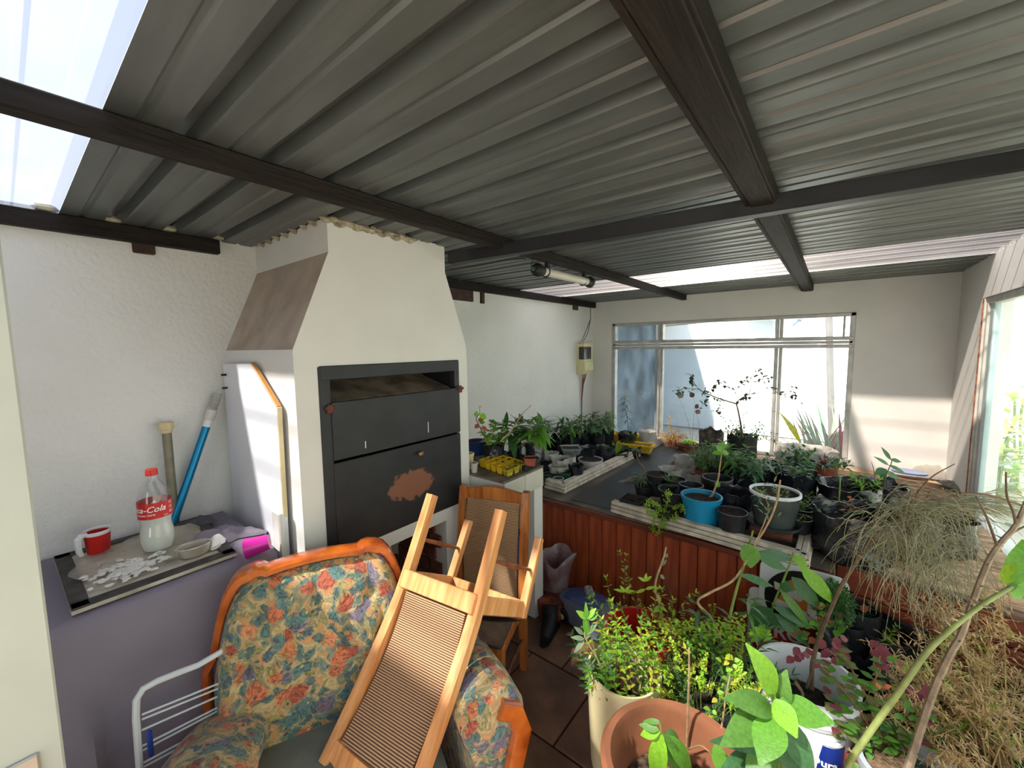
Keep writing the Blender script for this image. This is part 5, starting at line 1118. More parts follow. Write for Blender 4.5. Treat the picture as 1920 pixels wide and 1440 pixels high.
q = at(1745, 884, zp+.03); rag('plastic_wrap', 'crumpled clear plastic wrap on the planks near the glass', 'wrap', q, .10, .14, .07, M_sheetpl, 15, zp+.03, .2)
q = at(1705, 886, zp+.04); t = thing('blue_basin', 'pale blue plastic basin lying face down on the planks against the wall', 'basin', (q.x, q.y, zp+.034)); b = MB(); b.lathe([(.001, .036), (.07, .036), (.075, .05), (.07, .052), (.001, .045)], (q.x, q.y, zp), 20, sx=1.4); b.build('basin_body', mat('pale_blue_plastic', (150, 166, 206), .4), t)
q = at(1790, 910, zp+.03); rag('black_film', 'flat dark plastic scrap at the end of the planks by the glass post', 'film', q, .07, .12, .02, M_greypl, 19, zp+.03, .1)
# film inside the black sheet area on the bench
q = at(1215, 905, zb); rag('damp_film', 'crumpled grey-brown translucent film between the two flat frames', 'film', (q.x-.05, q.y+.05), .17, .10, .05, mat('grey_brown_film', (112, 102, 92), .25, 0, .2, 10, .4, 20), 22, zb, .6)

# ================================================================== FLOOR: bag, pool cleaner, boot
p = aty(1040, 1040, 2.0); t = thing('rubbish_bag', 'grey and red plastic bag slumped open beside the bench and chair', 'bag', (-1.32, 2.02, 0)); b = MB(); n = 30; vs = []; fs = []
rows = [(.02, 0), (.11, 0), (.13, .08), (.13, .18), (.14, .26), (.165, .33), (.175, .38), (.165, .40), (.14, .37), (.11, .28), (.02, .22)]
for (q, zz) in rows:
    for k in range(n):
        an = 2*PI*k/n; w_ = 1+.18*noise.noise(V((math.cos(an)*2, math.sin(an)*2, zz*5)))+.10*noise.noise(V((math.cos(an)*7, math.sin(an)*7, zz*18))); vs.append(V((-1.33+math.cos(an)*q*w_*.64+zz*.12, 2.05+math.sin(an)*q*w_*.64, zz*.80*(1+.15*noise.noise(V((math.cos(an)*1.5, math.sin(an)*1.5, 9)))))))
for i in range(len(rows)-1):
    for k in range(n): fs.append((i*n+k, i*n+(k+1) % n, (i+1)*n+(k+1) % n, (i+1)*n+k))
b.add(vs, fs); b.build('bag_body', mat('grey_red_bag', (150, 142, 144), .3, 0, .1, 7, .7, 26, rgb2=(116, 70, 72)), t)
q = MB(); q.lathe([(.001, .12), (.07, .1), (.09, .03), (.07, 0), (.001, 0)], (-1.26, 1.93, 0), 14, wob=.3); tag(q.build('orange_packet', mat('orange_packet', (150, 70, 40), .4, 0, .4, 14)), 'crumpled dark green and orange packet below the slumped bag', 'packet')
pc = thing('pool_cleaner', 'blue and grey robotic pool cleaner parked against the slatted bench', 'pool cleaner', (-1.02, 2.03, 0)); Mp = Matrix.Translation((-1.03, 1.99, .0))@Matrix.Rotation(R_(-10), 4, 'Z')@Matrix.Scale(1.15, 4)
def hull(u, v):
    x = -.17+.34*u; an = PI*v; wd = .10*(math.sin(PI*min(1, u*.62+.12)))**.5; hh = .055+.075*math.sin(PI*min(1, u*.7+.12))
    return Mp@V((x, -wd*math.cos(an)*1.0, .025+hh*math.sin(an)**.55))
b = MB(); b.grid(hull, 26, 16); b.add([Mp@V((.17, -.09, .03)), Mp@V((.17, .09, .03)), Mp@V((.17, .085, .09)), Mp@V((.17, -.085, .09))], [(0, 1, 2, 3)]); b.build('shell', mat('blue_grey_shell', (122, 132, 150), .35, 0, .1, 6), pc)
def deck(u, v):
    q_ = hull(.12+.62*u, .22+.5*v); return q_+V((0, 0, .006))
b = MB(); b.grid(deck, 16, 8); b.build('blue_cover', mat('deep_blue_cover', (70, 92, 146), .3), pc)
b = MB(); b.lathe([(.03, 0), (.03, .012), (.018, .016), (.016, .05), (.02, .05), (.02, .06), (.014, .06), (.012, .02)], Mp@V((-.01, .0, .14)), 16)
for k in range(4): an = k*PI/2; c = Mp@V((-.01, 0, .16)); b.bbox(c+V((math.cos(an)*.02-.006, math.sin(an)*.02-.006, 0)), c+V((math.cos(an)*.02+.006, math.sin(an)*.02+.006, .035)), .003)
b.build('hose_socket', M_greypl if False else mat('grey_white_socket', (170, 170, 166), .5), pc)
b = MB(); c = Mp@V((-.06, -.05, .131)); b.bbox(c-V((.016, .01, .002)), c+V((.016, .01, .002)), .001); b.build('sticker', M_white, pc, False)
for sx_ in (-.10, .15):
    for sy in (-1, 1):
        b = MB(); c = Mp@V((sx_, sy*.085, .038)); M = Mp.to_3x3().to_4x4()@Matrix.Rotation(R_(90), 4, 'X'); b.lathe([(.001, -.014), (.034, -.014), (.038, -.008), (.038, .008), (.034, .014), (.012, .014), (.012, .018), (.001, .018)], c, 16, M=M); b.build('wheel', M_rubber, pc)
        b = MB(); b.lathe([(.001, -.02), (.012, -.02), (.013, .02), (.001, .02)], c, 10, M=M); b.build('wheel_hub', M_cream, pc)
t = thing('gumboot', 'black rubber boot standing in shadow beside the pool cleaner', 'boot', (-1.19, 1.78, 0)); b = MB(); b.tube([(-1.22, 1.86, .11), (-1.21, 1.85, .08), (-1.20, 1.83, .05), (-1.17, 1.76, .035), (-1.15, 1.70, .03)], [.05, .045, .045, .036, .022], 14); b.build('boot_body', M_rubber, t)
b = MB(); b.prism([(-1.245, 1.88), (-1.16, 1.88), (-1.125, 1.70), (-1.14, 1.675), (-1.17, 1.68), (-1.24, 1.80)], Matrix.Translation((0, 0, .0)), .014); b.build('sole', M_rubber, t, False)

# ================================================================== SIGNS LEANING ON THE PLATFORM
ys = 2.20
sg = thing('board_sign', 'white rounded sign board with black disc and orange arrow shape leaning on the bench', 'sign', (-.07, ys, 0))
def sp(px, py, dy=0): q = aty(px, py, ys-dy); return q
O_ = V((-.225, ys, .585)); 
def SM(dy): return Matrix(((1, 0, 0, 0), (0, 0, -1, ys-dy), (0, 1, 0, 0), (0, 0, 0, 1)))
def rrect(x0, z0, x1, z1, r, n=6):
    P = []
    for cx_, cz_, a0 in ((x1-r, z1-r, 0), (x0+r, z1-r, 90), (x0+r, z0+r, 180), (x1-r, z0+r, 270)):
        for k in range(n+1): an = R_(a0+90*k/n); P.append((cx_+r*math.cos(an), cz_+r*math.sin(an)))
    return P
b = MB(); b.prism(rrect(-.232, .215, .098, .583, .045), SM(.006), .006); b.build('board', M_white, sg, False)
M_blk = mat('sign_black', (20, 20, 22), .4); M_org = mat('sign_orange', (216, 130, 52), .4, 0, .03); M_sw = mat('sign_white', (216, 214, 206), .4, 0, .03)
cx0, cz0 = -.055, .41
b = MB(); b.prism([(cx0+.155*math.cos(2*PI*k/40), cz0+.155*math.sin(2*PI*k/40)) for k in range(40)], SM(.0125), .002); b.build('black_disc', M_blk, sg, False)
b = MB(); b.prism([(cx0-.105, cz0-.02), (cx0-.06, cz0+.10), (cx0+.02, cz0+.115), (cx0+.085, cz0+.04), (cx0+.085, cz0-.05), (cx0+.03, cz0-.115), (cx0-.07, cz0-.11)], SM(.0150), .002); b.build('orange_shape', M_org, sg, False)
for poly in ([(cx0-.118, cz0+.075), (cx0+.01, cz0+.05), (cx0-.015, cz0+.012), (cx0-.115, cz0+.04)], [(cx0-.10, cz0-.005), (cx0+.015, cz0-.03), (cx0+.06, cz0-.075), (cx0-.125, cz0-.04)], [(cx0+.012, cz0+.03), (cx0+.07, cz0+.0), (cx0+.07, cz0-.06), (cx0+.012, cz0-.04)]):
    b = MB(); b.prism(poly, SM(.0175), .002); b.build('white_shape', M_sw, sg, False)
s2 = thing('red_sign', 'red sign with white lettering partly hidden behind leaves and the white bucket', 'sign', (-.06, ys-.03, 0))
b = MB(); b.prism([(-.25, .02), (-.24, .305), (-.19, .32), (.07, .365), (.085, .02)], SM(.036), .005); b.build('board', mat('sign_red', (196, 32, 26), .4, 0, .05), s2, False)
def flattext(txt, size, x, z, dy, parent, m, bold=.02, rot=0):
    vs, fs = textgeo(txt, size, 0, bold); b = MB(); c_, s_ = math.cos(rot), math.sin(rot)
    b.add([V((x+v.x*c_-v.y*s_, ys-dy, z+v.x*s_+v.y*c_)) for v in vs], fs); return b.build('lettering', m, parent, False)
flattext('RO', .085, -.105, .232, .0425, s2, M_sw, .03, .03); flattext('IN', .075, -.098, .168, .0425, s2, M_sw, .02, .03)
b = MB(); b.prism([(-.145, .338), (-.118, .340), (-.128, .322)], SM(.0415), .002); b.build('arrow_tip', M_sw, s2, False)
b = MB(); b.prism(rrect(-.275, .02, -.20, .42, .03), SM(.001), .004); b.build('rear_board', M_sw, sg, False)

# ================================================================== FLOOR POTS IN FRONT
Lx = M_brownpl
BX, BY, BR = -.285, 1.078, .2
bp_ = thing('large_brown_pot', 'very large brown plastic pot with a young green-leaved sapling, nearest the camera', 'plant', (BX, BY, 0))
b = MB(); b.lathe([(.001, .02), (.15, .02), (.155, .04), (.195, .38), (.200, .385), (.224, .40), (.226, .44), (.214, .452), (.196, .449), (.188, .43), (.180, .34), (.168, .325), (.162, .30), (.001, .29)], (BX, BY, 0), 48, sx=.94, sy=.94); b.build('pot_body', Lx, bp_); soilpart(bp_, (BX, BY, 0), .155, .315, mat('mulch_soil', (112, 86, 66), 1, 0, .4, 60, 1, 120))
w0 = 1.18
P = pstem(bp_, [(1288, 1398), (1290, 1330), (1292, 1260), (1292, 1215)], [1.27, 1.24, 1.2, 1.18], .0045, M_twigP)
wl = 1.12
for a, c, ww, mk in (((1240, 1372), (1228, 1440+30), 34, 'bright'), ((1236, 1370), (1197, 1358), 16, 'mid'), ((1238, 1372), (1200, 1378), 22, 'bright'), ((1245, 1375), (1278, 1400), 28, 'mid'), ((1245, 1378), (1300, 1452), 34, 'fresh'), ((1246, 1385), (1275, 1462), 24, 'mid'), ((1240, 1355), (1205, 1352), 10, 'mid')): pleaf(bp_, mk, a, c, wl, wl+.03, ww, droop=.3)
pstem(bp_, [(1232, 1400), (1240, 1376), (1236, 1352)], [1.2, 1.12, 1.12], .003, M_gstem)
for k in range(14): putleaf(bp_, M_dryleaf, V((BX+rnd.uniform(-.12, .12), BY+rnd.uniform(-.12, .12), .33)), V((rnd.uniform(-1, 1), rnd.uniform(-1, 1), .1)), .055, .02, .3, name='dead_leaf')
pstem(bp_, [(1290, 1405), (1312, 1398), (1328, 1408), (1340, 1425)], [1.24, 1.22, 1.2, 1.2], .003, M_dry, name='dry_twig')

# cream cylinder
x, y, r_ = spot(1170, 1252, 136, .42); r_ = .132
cp = thing('cream_planter', 'tall cream cylindrical planter of leafy herbs left of the large brown pot', 'plant', (x, y, 0)); b = MB(); b.lathe([(.001, .01), (.112, .01), (.118, .05), (r_*.97, .25), (r_, .42), (r_*.94, .42), (r_*.9, .25), (.11, .2), (.001, .2)], (x, y, 0), 40, wob=.012); b.build('pot_body', M_cream, cp); soilpart(cp, (x, y, 0), .115, .24)
bt = V((x, y, .25))
stemmy(cp, bt, 16, .34, .36, .036, .013, .018, ['fresh', 'bright', 'lime', 'yellow'], sep=True, basr=.08, start=.3, ang=.95, sm=M_twig)
stemmy(cp, bt, 5, .46, .25, .036, .014, .02, ['lime', 'bright'], sep=True, basr=.05, start=.6, sm=mat('maroon_stem', (120, 60, 50)))
wc = dep((x, y, .45))
for (a, c, ww, mk) in (((1100, 1160), (1080, 1145), 12, 'bright'), ((1100, 1160), (1118, 1140), 11, 'bright'), ((1102, 1160), (1122, 1152), 13, 'fresh'), ((1100, 1160), (1098, 1128), 8, 'fresh'), ((1102, 1195), (1094, 1150), 11, 'fresh'), ((1098, 1190), (1120, 1170), 10, 'mid'), ((1094, 1190), (1076, 1175), 9, 'grey'), ((1096, 1198), (1070, 1195), 9, 'grey'), ((1096, 1200), (1076, 1225), 9, 'grey'), ((1098, 1200), (1112, 1170), 9, 'grey')): pleaf(cp, mk, a, c, wc, wc, ww)
pstem(cp, [(1150, 1290), (1120, 1235), (1098, 1198), (1096, 1180)], wc, .003, M_twigP); pstem(cp, [(1140, 1290), (1115, 1220), (1103, 1165), (1101, 1150)], wc, .003, M_gstem)
stemmy(cp, bt+V((-.09, -.03, .05)), 7, .2, .5, .05, .016, .02, ['grey', 'mid', 'deep'], sep=True, basr=.03)
# red pot
x, y, r_ = spot(1198, 1182, 122, .36)
rp_ = thing('red_bucket', 'red plastic bucket holding twiggy shoots behind the cream planter', 'plant', (x, y, 0)); b = MB(); b.lathe([(.001, .005), (r_*.74, .005), (r_*.95, .32), (r_*1.04, .325), (r_*1.06, .37), (r_*.97, .37), (r_*.92, .3), (r_*.72, .03), (.001, .03)], (x, y, 0), 36); b.build('pot_body', M_red, rp_); soilpart(rp_, (x, y, 0), r_*.85, .2)
stemmy(rp_, (x, y, .2), 8, .44, .3, .034, .012, .03, ['lime', 'bright', 'yellow'], sep=True, basr=.07, start=.45, sm=M_twig)
w1 = dep((x, y, .45)); P = pstem(rp_, [(1245, 1180), (1236, 1130), (1228, 1105), (1232, 1080), (1243, 1050), (1249, 1026)], w1, .0065, M_twigP); 
for (a, c) in (((1240, 1060), (1250, 1050)), ((1238, 1078), (1246, 1086)), ((1247, 1045), (1252, 1038))): pleaf(rp_, 'grey', a, c, w1, w1, 7)
for pts in ([(1190, 1190), (1168, 1150), (1162, 1120)], [(1200, 1190), (1195, 1130), (1200, 1100)], [(1205, 1190), (1225, 1140), (1240, 1120), (1258, 1128)], [(1215, 1190), (1258, 1150), (1256, 1104)]): pstem(rp_, pts, w1, .0022, M_twig)
for (a, c) in (((1172, 1110), (1150, 1105)), ((1172, 1110), (1162, 1098)), ((1172, 1110), (1182, 1098)), ((1172, 1110), (1190, 1108)), ((1210, 1090), (1196, 1082)), ((1210, 1090), (1222, 1080)), ((1210, 1090), (1212, 1074)), ((1210, 1105), (1192, 1112)), ((1210, 1105), (1230, 1100)), ((1236, 1135), (1225, 1150)), ((1236, 1135), (1240, 1158)), ((1236, 1135), (1252, 1148))): pleaf(rp_, 'lime', a, c, w1-.02, w1-.02, 6)
# feathery lime herb, rosemary, succulents in pots hidden behind the brown pot
x, y, r_ = spot(1318, 1300, 110, .30)
hp = thing('feathery_herb_pot', 'dark pot of feathery blue-green herb with lime-yellow tips behind the brown pot', 'plant', (x, y, 0)); b = MB(); b.lathe([(.001, .005), (r_*.75, .005), (r_, .28), (r_*1.06, .30), (r_*.93, .30), (r_*.7, .03), (.001, .03)], (x, y, 0), 28); b.build('pot_body', M_blackpl, hp); soilpart(hp, (x, y, 0), r_*.88, .25)
stemmy(hp, (x, y, .24), 30, .26, .6, .020, .006, .009, ['grey', 'deep', 'mid'], basr=.06, ang=.8)
stemmy(hp, (x, y, .26), 26, .33, 1.0, .017, .011, .010, ['lime', 'bright', 'lime', 'yellow'], basr=.07, ang=1.1, start=.5, whorl=3)
stemmy(hp, (x-.13, y+.02, .22), 12, .32, 1.0, .017, .011, .010, ['lime', 'yellow'], basr=.03, ang=1.1, start=.5, whorl=3)
for (cx_, cy_, sx_, sy_, n_, mks_) in ((1335, 1185, 30, 10, 150, ['lime', 'bright']), (1375, 1178, 16, 12, 110, ['lime', 'yellow']), (1255, 1195, 16, 16, 110, ['yellow', 'lime']), (1290, 1172, 24, 8, 90, ['lime']), (1330, 1215, 30, 14, 120, ['bright', 'fresh'])):
    Q = {}
    for k in range(n_): Q.setdefault(rnd.choice(mks_), MB()).leaf(atd(cx_+rnd.gauss(0, sx_), cy_+rnd.gauss(0, sy_), 1.52+rnd.gauss(0, .03)), V((rnd.gauss(0, 1), rnd.gauss(0, 1), rnd.uniform(-.3, 1))), V((0, 0, 1)), .015, .011, .1, 2)
    for mk, q in Q.items(): q.build('foliage', lm(mk), hp)['kind'] = 'stuff'
# narrow-leaved shoots and pink-brown long stem
x2, y2, r2 = spot(1385, 1285, 90, .28)
np_ = thing('oleander_pot', 'dark pot with long narrow-leaved shoots and a long bent pinkish-brown stem', 'plant', (x2, y2, 0)); b = MB(); b.lathe([(.001, .005), (r2*.75, .005), (r2, .26), (r2*1.06, .28), (r2*.93, .28), (r2*.7, .03), (.001, .03)], (x2, y2, 0), 28); b.build('pot_body', M_blackpl, np_); soilpart(np_, (x2, y2, 0), r2*.88, .23)
w2 = dep((x2, y2, .4))+.02
stemmy(np_, (x2, y2, .22), 9, .30, .5, .06, .010, .022, ['deep', 'grey', 'mid'], sep=True, basr=.04, ang=.8)
pstem(np_, [(1382, 1280), (1340, 1170), (1308, 1130), (1330, 1112), (1372, 1090), (1395, 1060), (1415, 1022), (1438, 985), (1455, 945), (1463, 900)], [w2, w2, w2, w2, w2, w2, w2-.02, w2-.05, w2-.08, w2-.1], .0055, M_twigP)
pstem(np_, [(1395, 1060), (1440, 960), (1425, 920)], w2-.05, .002, M_twigP)
for k in range(40):
    px, py = rnd.choice([(1425+rnd.gauss(0, 6), 930+rnd.gauss(0, 16)), (1455+rnd.gauss(0, 5), 925+rnd.gauss(0, 18)), (1435+rnd.gauss(0, 5), 955+rnd.gauss(0, 8))]); q = atd(px, py, w2-.08); putleaf(np_, 'grey', q, V((rnd.uniform(-1, 1), rnd.uniform(-1, 1), rnd.uniform(-.6, 1))), .028, .008, .2)
for c0 in ((1310, 1140), (1370, 1150), (1405, 1120)):
    for k in range(12): q = atd(c0[0], c0[1]+rnd.uniform(-5, 40), w2); an = k*2.4; putleaf(np_, rnd.choice(['deep', 'mid', 'grey']), q, V((math.cos(an), math.sin(an), rnd.uniform(-.3, .6))), .075, .014, .5)
P = pstem(np_, [(1358, 1210), (1372, 1140), (1385, 1090), (1392, 1070), (1405, 1020), (1412, 995)], [w2, w2, w2, w2, w2-.02, w2-.05], .006, M_gstem)
for (a, c, ww, mk) in (((1405, 1020), (1408, 1065), 34, 'mid'), ((1405, 1022), (1400, 1040), 24, 'fresh'), ((1388, 1078), (1450, 1100), 16, 'deep'), ((1418, 1040), (1475, 1068), 24, 'deep')): pleaf(np_, mk, a, c, w2-.06, w2-.05, ww)
# large-leaved plant by the sign
x3, y3, r3 = spot(1445, 1240, 70, .24)
bl = thing('avocado_pot', 'dark pot with tall green stem and large drooping glossy leaves before the sign', 'plant', (x3, y3, 0)); b = MB(); b.lathe([(.001, .005), (r3*.75, .005), (r3, .22), (r3*1.06, .24), (r3*.93, .24), (r3*.7, .03), (.001, .03)], (x3, y3, 0), 28); b.build('pot_body', M_blackpl, bl); soilpart(bl, (x3, y3, 0), r3*.88, .2)
w3 = dep((x3, y3, .4)); pstem(bl, [(1440, 1230), (1446, 1150), (1468, 1090), (1484, 1050), (1487, 1035)], [w3, w3, w3-.03, w3-.05, w3-.05], .0055, M_gstem)
for (a, c, ww, mk) in (((1486, 1048), (1415, 1035), 20, 'deep'), ((1488, 1040), (1515, 1070), 18, 'bright'), ((1500, 1062), (1567, 1136), 28, 'bright'), ((1484, 1082), (1538, 1142), 30, 'dark'), ((1462, 1105), (1520, 1180), 16, 'mid'), ((1450, 1138), (1530, 1180), 22, 'deep'), ((1452, 1150), (1520, 1215), 24, 'dark'), ((1446, 1142), (1412, 1185), 46, 'dark'), ((1446, 1165), (1490, 1185), 16, 'deep'), ((1462, 1095), (1488, 1108), 22, 'dark'), ((1440, 1100), (1385, 1078), 14, 'deep')): pleaf(bl, mk, a, c, w3-.03, w3-.06, ww, droop=.25)
w_ = w3-.12
for (cx_, cy_) in ((1425, 1195),):
    for k in range(12): an = k*2.4; pleaf(bl, 'bright', (cx_, cy_-k*1.2), (cx_+24*math.cos(an), cy_-k*1.2+13*math.sin(an)), w_, w_, 12)
t = thing('pink_bag', 'crumpled pinkish-white plastic bag on the floor below the bench', 'bag', atd(1385, 1205, 2.0)*1); rg_ = t; b = MB(); q = t.location.copy(); t.location.z = 0; b.lathe([(.001, .12), (.05, .11), (.07, .05), (.06, 0), (.001, 0)], (q.x, q.y, 0), 20, wob=.3); b.build('bag_body', mat('pinkish_bag', (196, 160, 160), .4, 0, .1, 10, .6, 30, rgb2=(150, 70, 80)), t)
# conifer-like dwarf shrub, small pots behind
x4, y4 = aty(1562, 1130, 2.10).x, 2.10; r4 = .06
cs = thing('dwarf_conifer', 'dense round dark green dwarf conifer in front of the sign', 'plant', (x4, y4, 0)); b = MB(); b.lathe([(.001, 0), (r4*.8, 0), (r4, .37), (r4*.9, .38), (.001, .35)], (x4, y4, 0), 22); b.build('pot_body', M_blackpl, cs)
shrub(cs, aty(1562, 1130, 2.10), .07, .085, 1700, .022, .008, ['dark', 'deep', 'mid'])
cl_ = thing('coleus_pot', 'pot of green and pinkish-centred frilled leaves beside the round conifer', 'plant', V((x4-.06, y4-.1, 0))); shf = dep((x4-.06, y4-.1, .42)); b = MB(); b.lathe([(.001, 0), (.04, 0), (.05, .30), (.045, .30), (.001, .27)], (x4-.06, y4-.1, 0), 18); b.build('pot_body', M_blackpl, cl_)
for k in range(26): cx_, cy_ = 1545+rnd.gauss(0, 24), 1168+rnd.gauss(0, 20); an = rnd.random()*6.28; pleaf(cl_, rnd.choice(['mid', 'fresh', 'olive', M_dryleaf]), (cx_, cy_), (cx_+18*math.cos(an), cy_+14*math.sin(an)), shf, shf-.02, 13)
for cx, yr, ww, hh, mks, lab in ((1660, 1183, 84, .36, ['bright', 'lime'], 'wide black pot with a sprig in the row below the planks'), (1612, 1140, 60, .43, ['deep', 'mid'], 'black pot with blue-green leaves close to the cladding'), (1590, 1165, 50, .38, ['lime', 'fresh'], 'small black pot with a pale sprout behind the wrinkled bag'), (1700, 1150, 80, .37, ['deep'], 'shaded black pot against the horizontal boards')):
    t = ppot('seedling_pot', lab, cx, yr, ww, 0, hh, M_blackpl, cat='plant', soil=.8); stemmy(t, top(t, hh*.8), 2, .10, .4, .035, .011, .014, mks, sep=True)
pbag('grow_bag', 'wrinkled black bag on the floor before the row of black pots', 1608, 1195, 90, 0, .32, fold=.2)
pbag('grow_bag', 'low black bag at the foot of the cladding under the wispy plant', 1740, 1262, 100, 0, .20, fold=.2)
# white bucket
x5, y5, r5 = spot(1512, 1262, 158, .42)
wb = thing('white_bucket', 'large white bucket holding a tall thin-trunked casuarina with wispy drooping foliage', 'plant', (x5, y5, 0)); b = MB(); b.lathe([(.001, .005), (r5*.8, .005), (r5*.96, .33), (r5*1.0, .335)]+[(r5*(1.0+.03*(k % 2)), .34+.01*k) for k in range(7)]+[(r5*1.02, .42), (r5*.95, .42), (r5*.9, .3), (r5*.78, .03), (.001, .03)], (x5, y5, 0), 44); b.build('bucket_body', M_white, wb); soilpart(wb, (x5, y5, 0), r5*.88, .29)
for k in range(30): q = MB(); 
P0 = V((x5+.02, y5, .29)); w5 = dep((x5, y5, .3))
Pm = pstem(wb, [(1522, 1292), (1524, 1240), (1540, 1185), (1572, 1110), (1600, 1062), (1640, 1005), (1680, 978), (1710, 945)], [w5, w5, w5-.02, w5-.04, w5-.05, w5-.06, w5-.06, w5-.06], .008, M_twig)
pstem(wb, [(1512, 1290), (1520, 1265), (1524, 1240)], w5-.02, .005, M_twig); pstem(wb, [(1492, 1280), (1505, 1300), (1502, 1310)], w5-.03, .006, M_twigP)
J = MB(); wj = w5-.06
hubs = [(1690, 1050), (1750, 1060), (1790, 1050), (1720, 1080), (1640, 1005), (1680, 975), (1710, 945), (1700, 960), (1665, 985), (1730, 960), (1760, 950), (1720, 1000), (1750, 990), (1790, 970), (1690, 1010), (1730, 1030), (1770, 1020)]
for hx, hy in hubs:
    pass
for k in range(640):
    hx, hy = rnd.choice(hubs); q = atd(hx+rnd.gauss(0, 26), hy+rnd.gauss(0, 20), wj+rnd.gauss(0, .08)); a = rnd.random()*2*PI
    d = V((math.cos(a), math.sin(a), rnd.uniform(-.8, .6))); L_ = rnd.uniform(.09, .25)
    c = curve(q, d, L_, rnd.uniform(.8, 4.0), 6, .16); J.tube(c, [.0011, .0011, .001, .001, .0009, .0008, .0006], 3, False)
for k in range(170):
    t_ = rnd.random(); q = atd(1700+150*t_, 955-15*t_+rnd.gauss(0, 8), wj+rnd.gauss(0, .03)); d = CR*1+V((0, 0, rnd.uniform(-.1, .35)))+CF*rnd.uniform(-.3, .3); c = curve(q, d, rnd.uniform(.10, .24), .5, 6, .06); J.tube(c, .001, 3, False)
J.build('drooping_foliage', lm('wisp'), wb)['kind'] = 'stuff'
for pts in ([(1710, 945), (1760, 935), (1830, 925)], [(1700, 955), (1740, 900), (1790, 870)], [(1690, 1000), (1695, 1060), (1702, 1120), (1720, 1190), (1740, 1290)], [(1702, 1120), (1728, 1060), (1740, 1010)], [(1735, 1150), (1755, 1080), (1765, 1030)]): pstem(wb, pts, wj, .0028, M_twig, name='twig')
# small white-blue paint tub with print
x6, y6, r6 = spot(1546, 1366, 62, .30)
pt = thing('paint_tub', 'small white paint tub with blue label in front of the white bucket', 'tub', (x6, y6, 0)); b = MB(); b.lathe([(.001, .005), (r6*.9, .005), (r6*.97, .285), (r6*1.05, .29), (r6*1.05, .302), (r6*.95, .302), (r6*.88, .26), (.001, .25)], (x6, y6, 0), 36); b.build('tub_body', M_white, pt)
b = MB(); b.lathe([(r6*.985, .155), (r6*.998, .283)], (x6, y6, 0), 36); b.build('label_band', mat('paint_label_blue', (22, 50, 136), .35, 0, .05), pt)
pc_ = V((x6, y6, 0)); an0 = math.atan2(-y6, -x6); wraptext('Dura', .036, r6*1.012, .210, an0+.10, M_wt, pt, 0, .03, center=pc_)
b = MB(); vs = [(x6+r6*1.01*math.cos(an0+.2+.22*math.cos(k)), y6+r6*1.01*math.sin(an0+.2+.22*math.cos(k)), .16+.011*math.sin(k)) for k in [2*PI*i/16 for i in range(16)]]; b.add(vs, [tuple(range(16))]); b.build('round_emblem', M_wt, pt, False)
wraptext('5', .016, r6*1.02, .155, an0+.2, mat('emblem_brown', (120, 100, 60)), pt, 0, .02, center=pc_)
# black bag beside tub, grey pot bottom right
pbag('grow_bag', 'upright black bag standing between the paint tub and the green cane', 1595, 1375, 62, 0, .27, fold=.15)
x7, y7, r7 = spot(1712, 1442, 158, .33)
gp = thing('grey_rimmed_pot', 'grey-white rimmed pot of dry sandy soil at the bottom edge with a woody grey stem', 'plant', (x7, y7, 0)); b = MB(); b.lathe([(.001, .005), (r7*.8, .005), (r7*.97, .3), (r7*1.04, .305), (r7*1.05, .33), (r7*.93, .33), (r7*.9, .27), (.001, .26)], (x7, y7, 0), 40, wob=.02); b.build('pot_body', mat('grey_white_pot', (176, 180, 186), .5, 0, .15, 6), gp); soilpart(gp, (x7, y7, 0), r7*.9, .285, M_soil2)
w7 = 1.12
Pg = pstem(gp, [(1700, 1450), (1728, 1360), (1752, 1290), (1782, 1225), (1800, 1195), (1820, 1140), (1850, 1060), (1875, 1020), (1905, 985), (1925, 940)], [1.16, 1.14, 1.12, 1.10, 1.1, 1.1, 1.1, 1.1, 1.1, 1.1], .0098, mat('grey_bark', (158, 136, 112), .8, 0, .2, 30, .4, 60))
for pts in ([(1862, 1040), (1890, 1005), (1925, 985)], [(1905, 985), (1900, 960), (1888, 930), (1886, 885)], [(1870, 1025), (1850, 970), (1830, 930)], [(1850, 1060), (1880, 1068), (1925, 1075)], [(1800, 925), (1850, 928), (1925, 950)]): pstem(gp, pts, 1.1, .0035, M_twig, name='twig')
for k in range(22):
    q = Pg[int((len(Pg)-1)*rnd.random())]; b = MB(); d = V((rnd.uniform(-1, 1), rnd.uniform(-1, 1), .4)).normalized(); b.tube([q, q+d*.02], [.003, .0006], 4); b.build('thorn', M_twig, gp)
# thick green cane with bright leaves
gc = thing('green_cane', 'thick bare yellow-green cane leaning right, with a tuft of bright leaves at its top', 'plant', atd(1600, 1425, 1.08)); gc.location.z = 0
Pc = pstem(gc, [(1560, 1560), (1590, 1440), (1612, 1400), (1690, 1290), (1740, 1220), (1800, 1165), (1850, 1128), (1897, 1100)], [1.12, 1.08, 1.06, 1.03, 1.01, 1.0, 1.0, 1.0], .0088, mat('yellow_green_cane', (142, 152, 86), .45, 0, .15, 30), n=10)
cb = Pc[0]; b = MB(); b.tube([V((cb.x-.03, cb.y+.02, .1)), V((cb.x-.01, cb.y+.01, cb.z*.6)), cb+V((0, 0, .004))], [.0105, .010, .0088], 10); b.build('lower_stem', mat('yellow_green_cane', (142, 152, 86)), gc)
b = MB(); b.lathe([(.001, 0), (.045, 0), (.058, .15), (.05, .15), (.001, .12)], (cb.x-.03, cb.y+.02, 0), 20); b.build('pot_body', M_blackpl, gc); soilpart(gc, (cb.x-.03, cb.y+.02, 0), .048, .13)
wq = 1.0
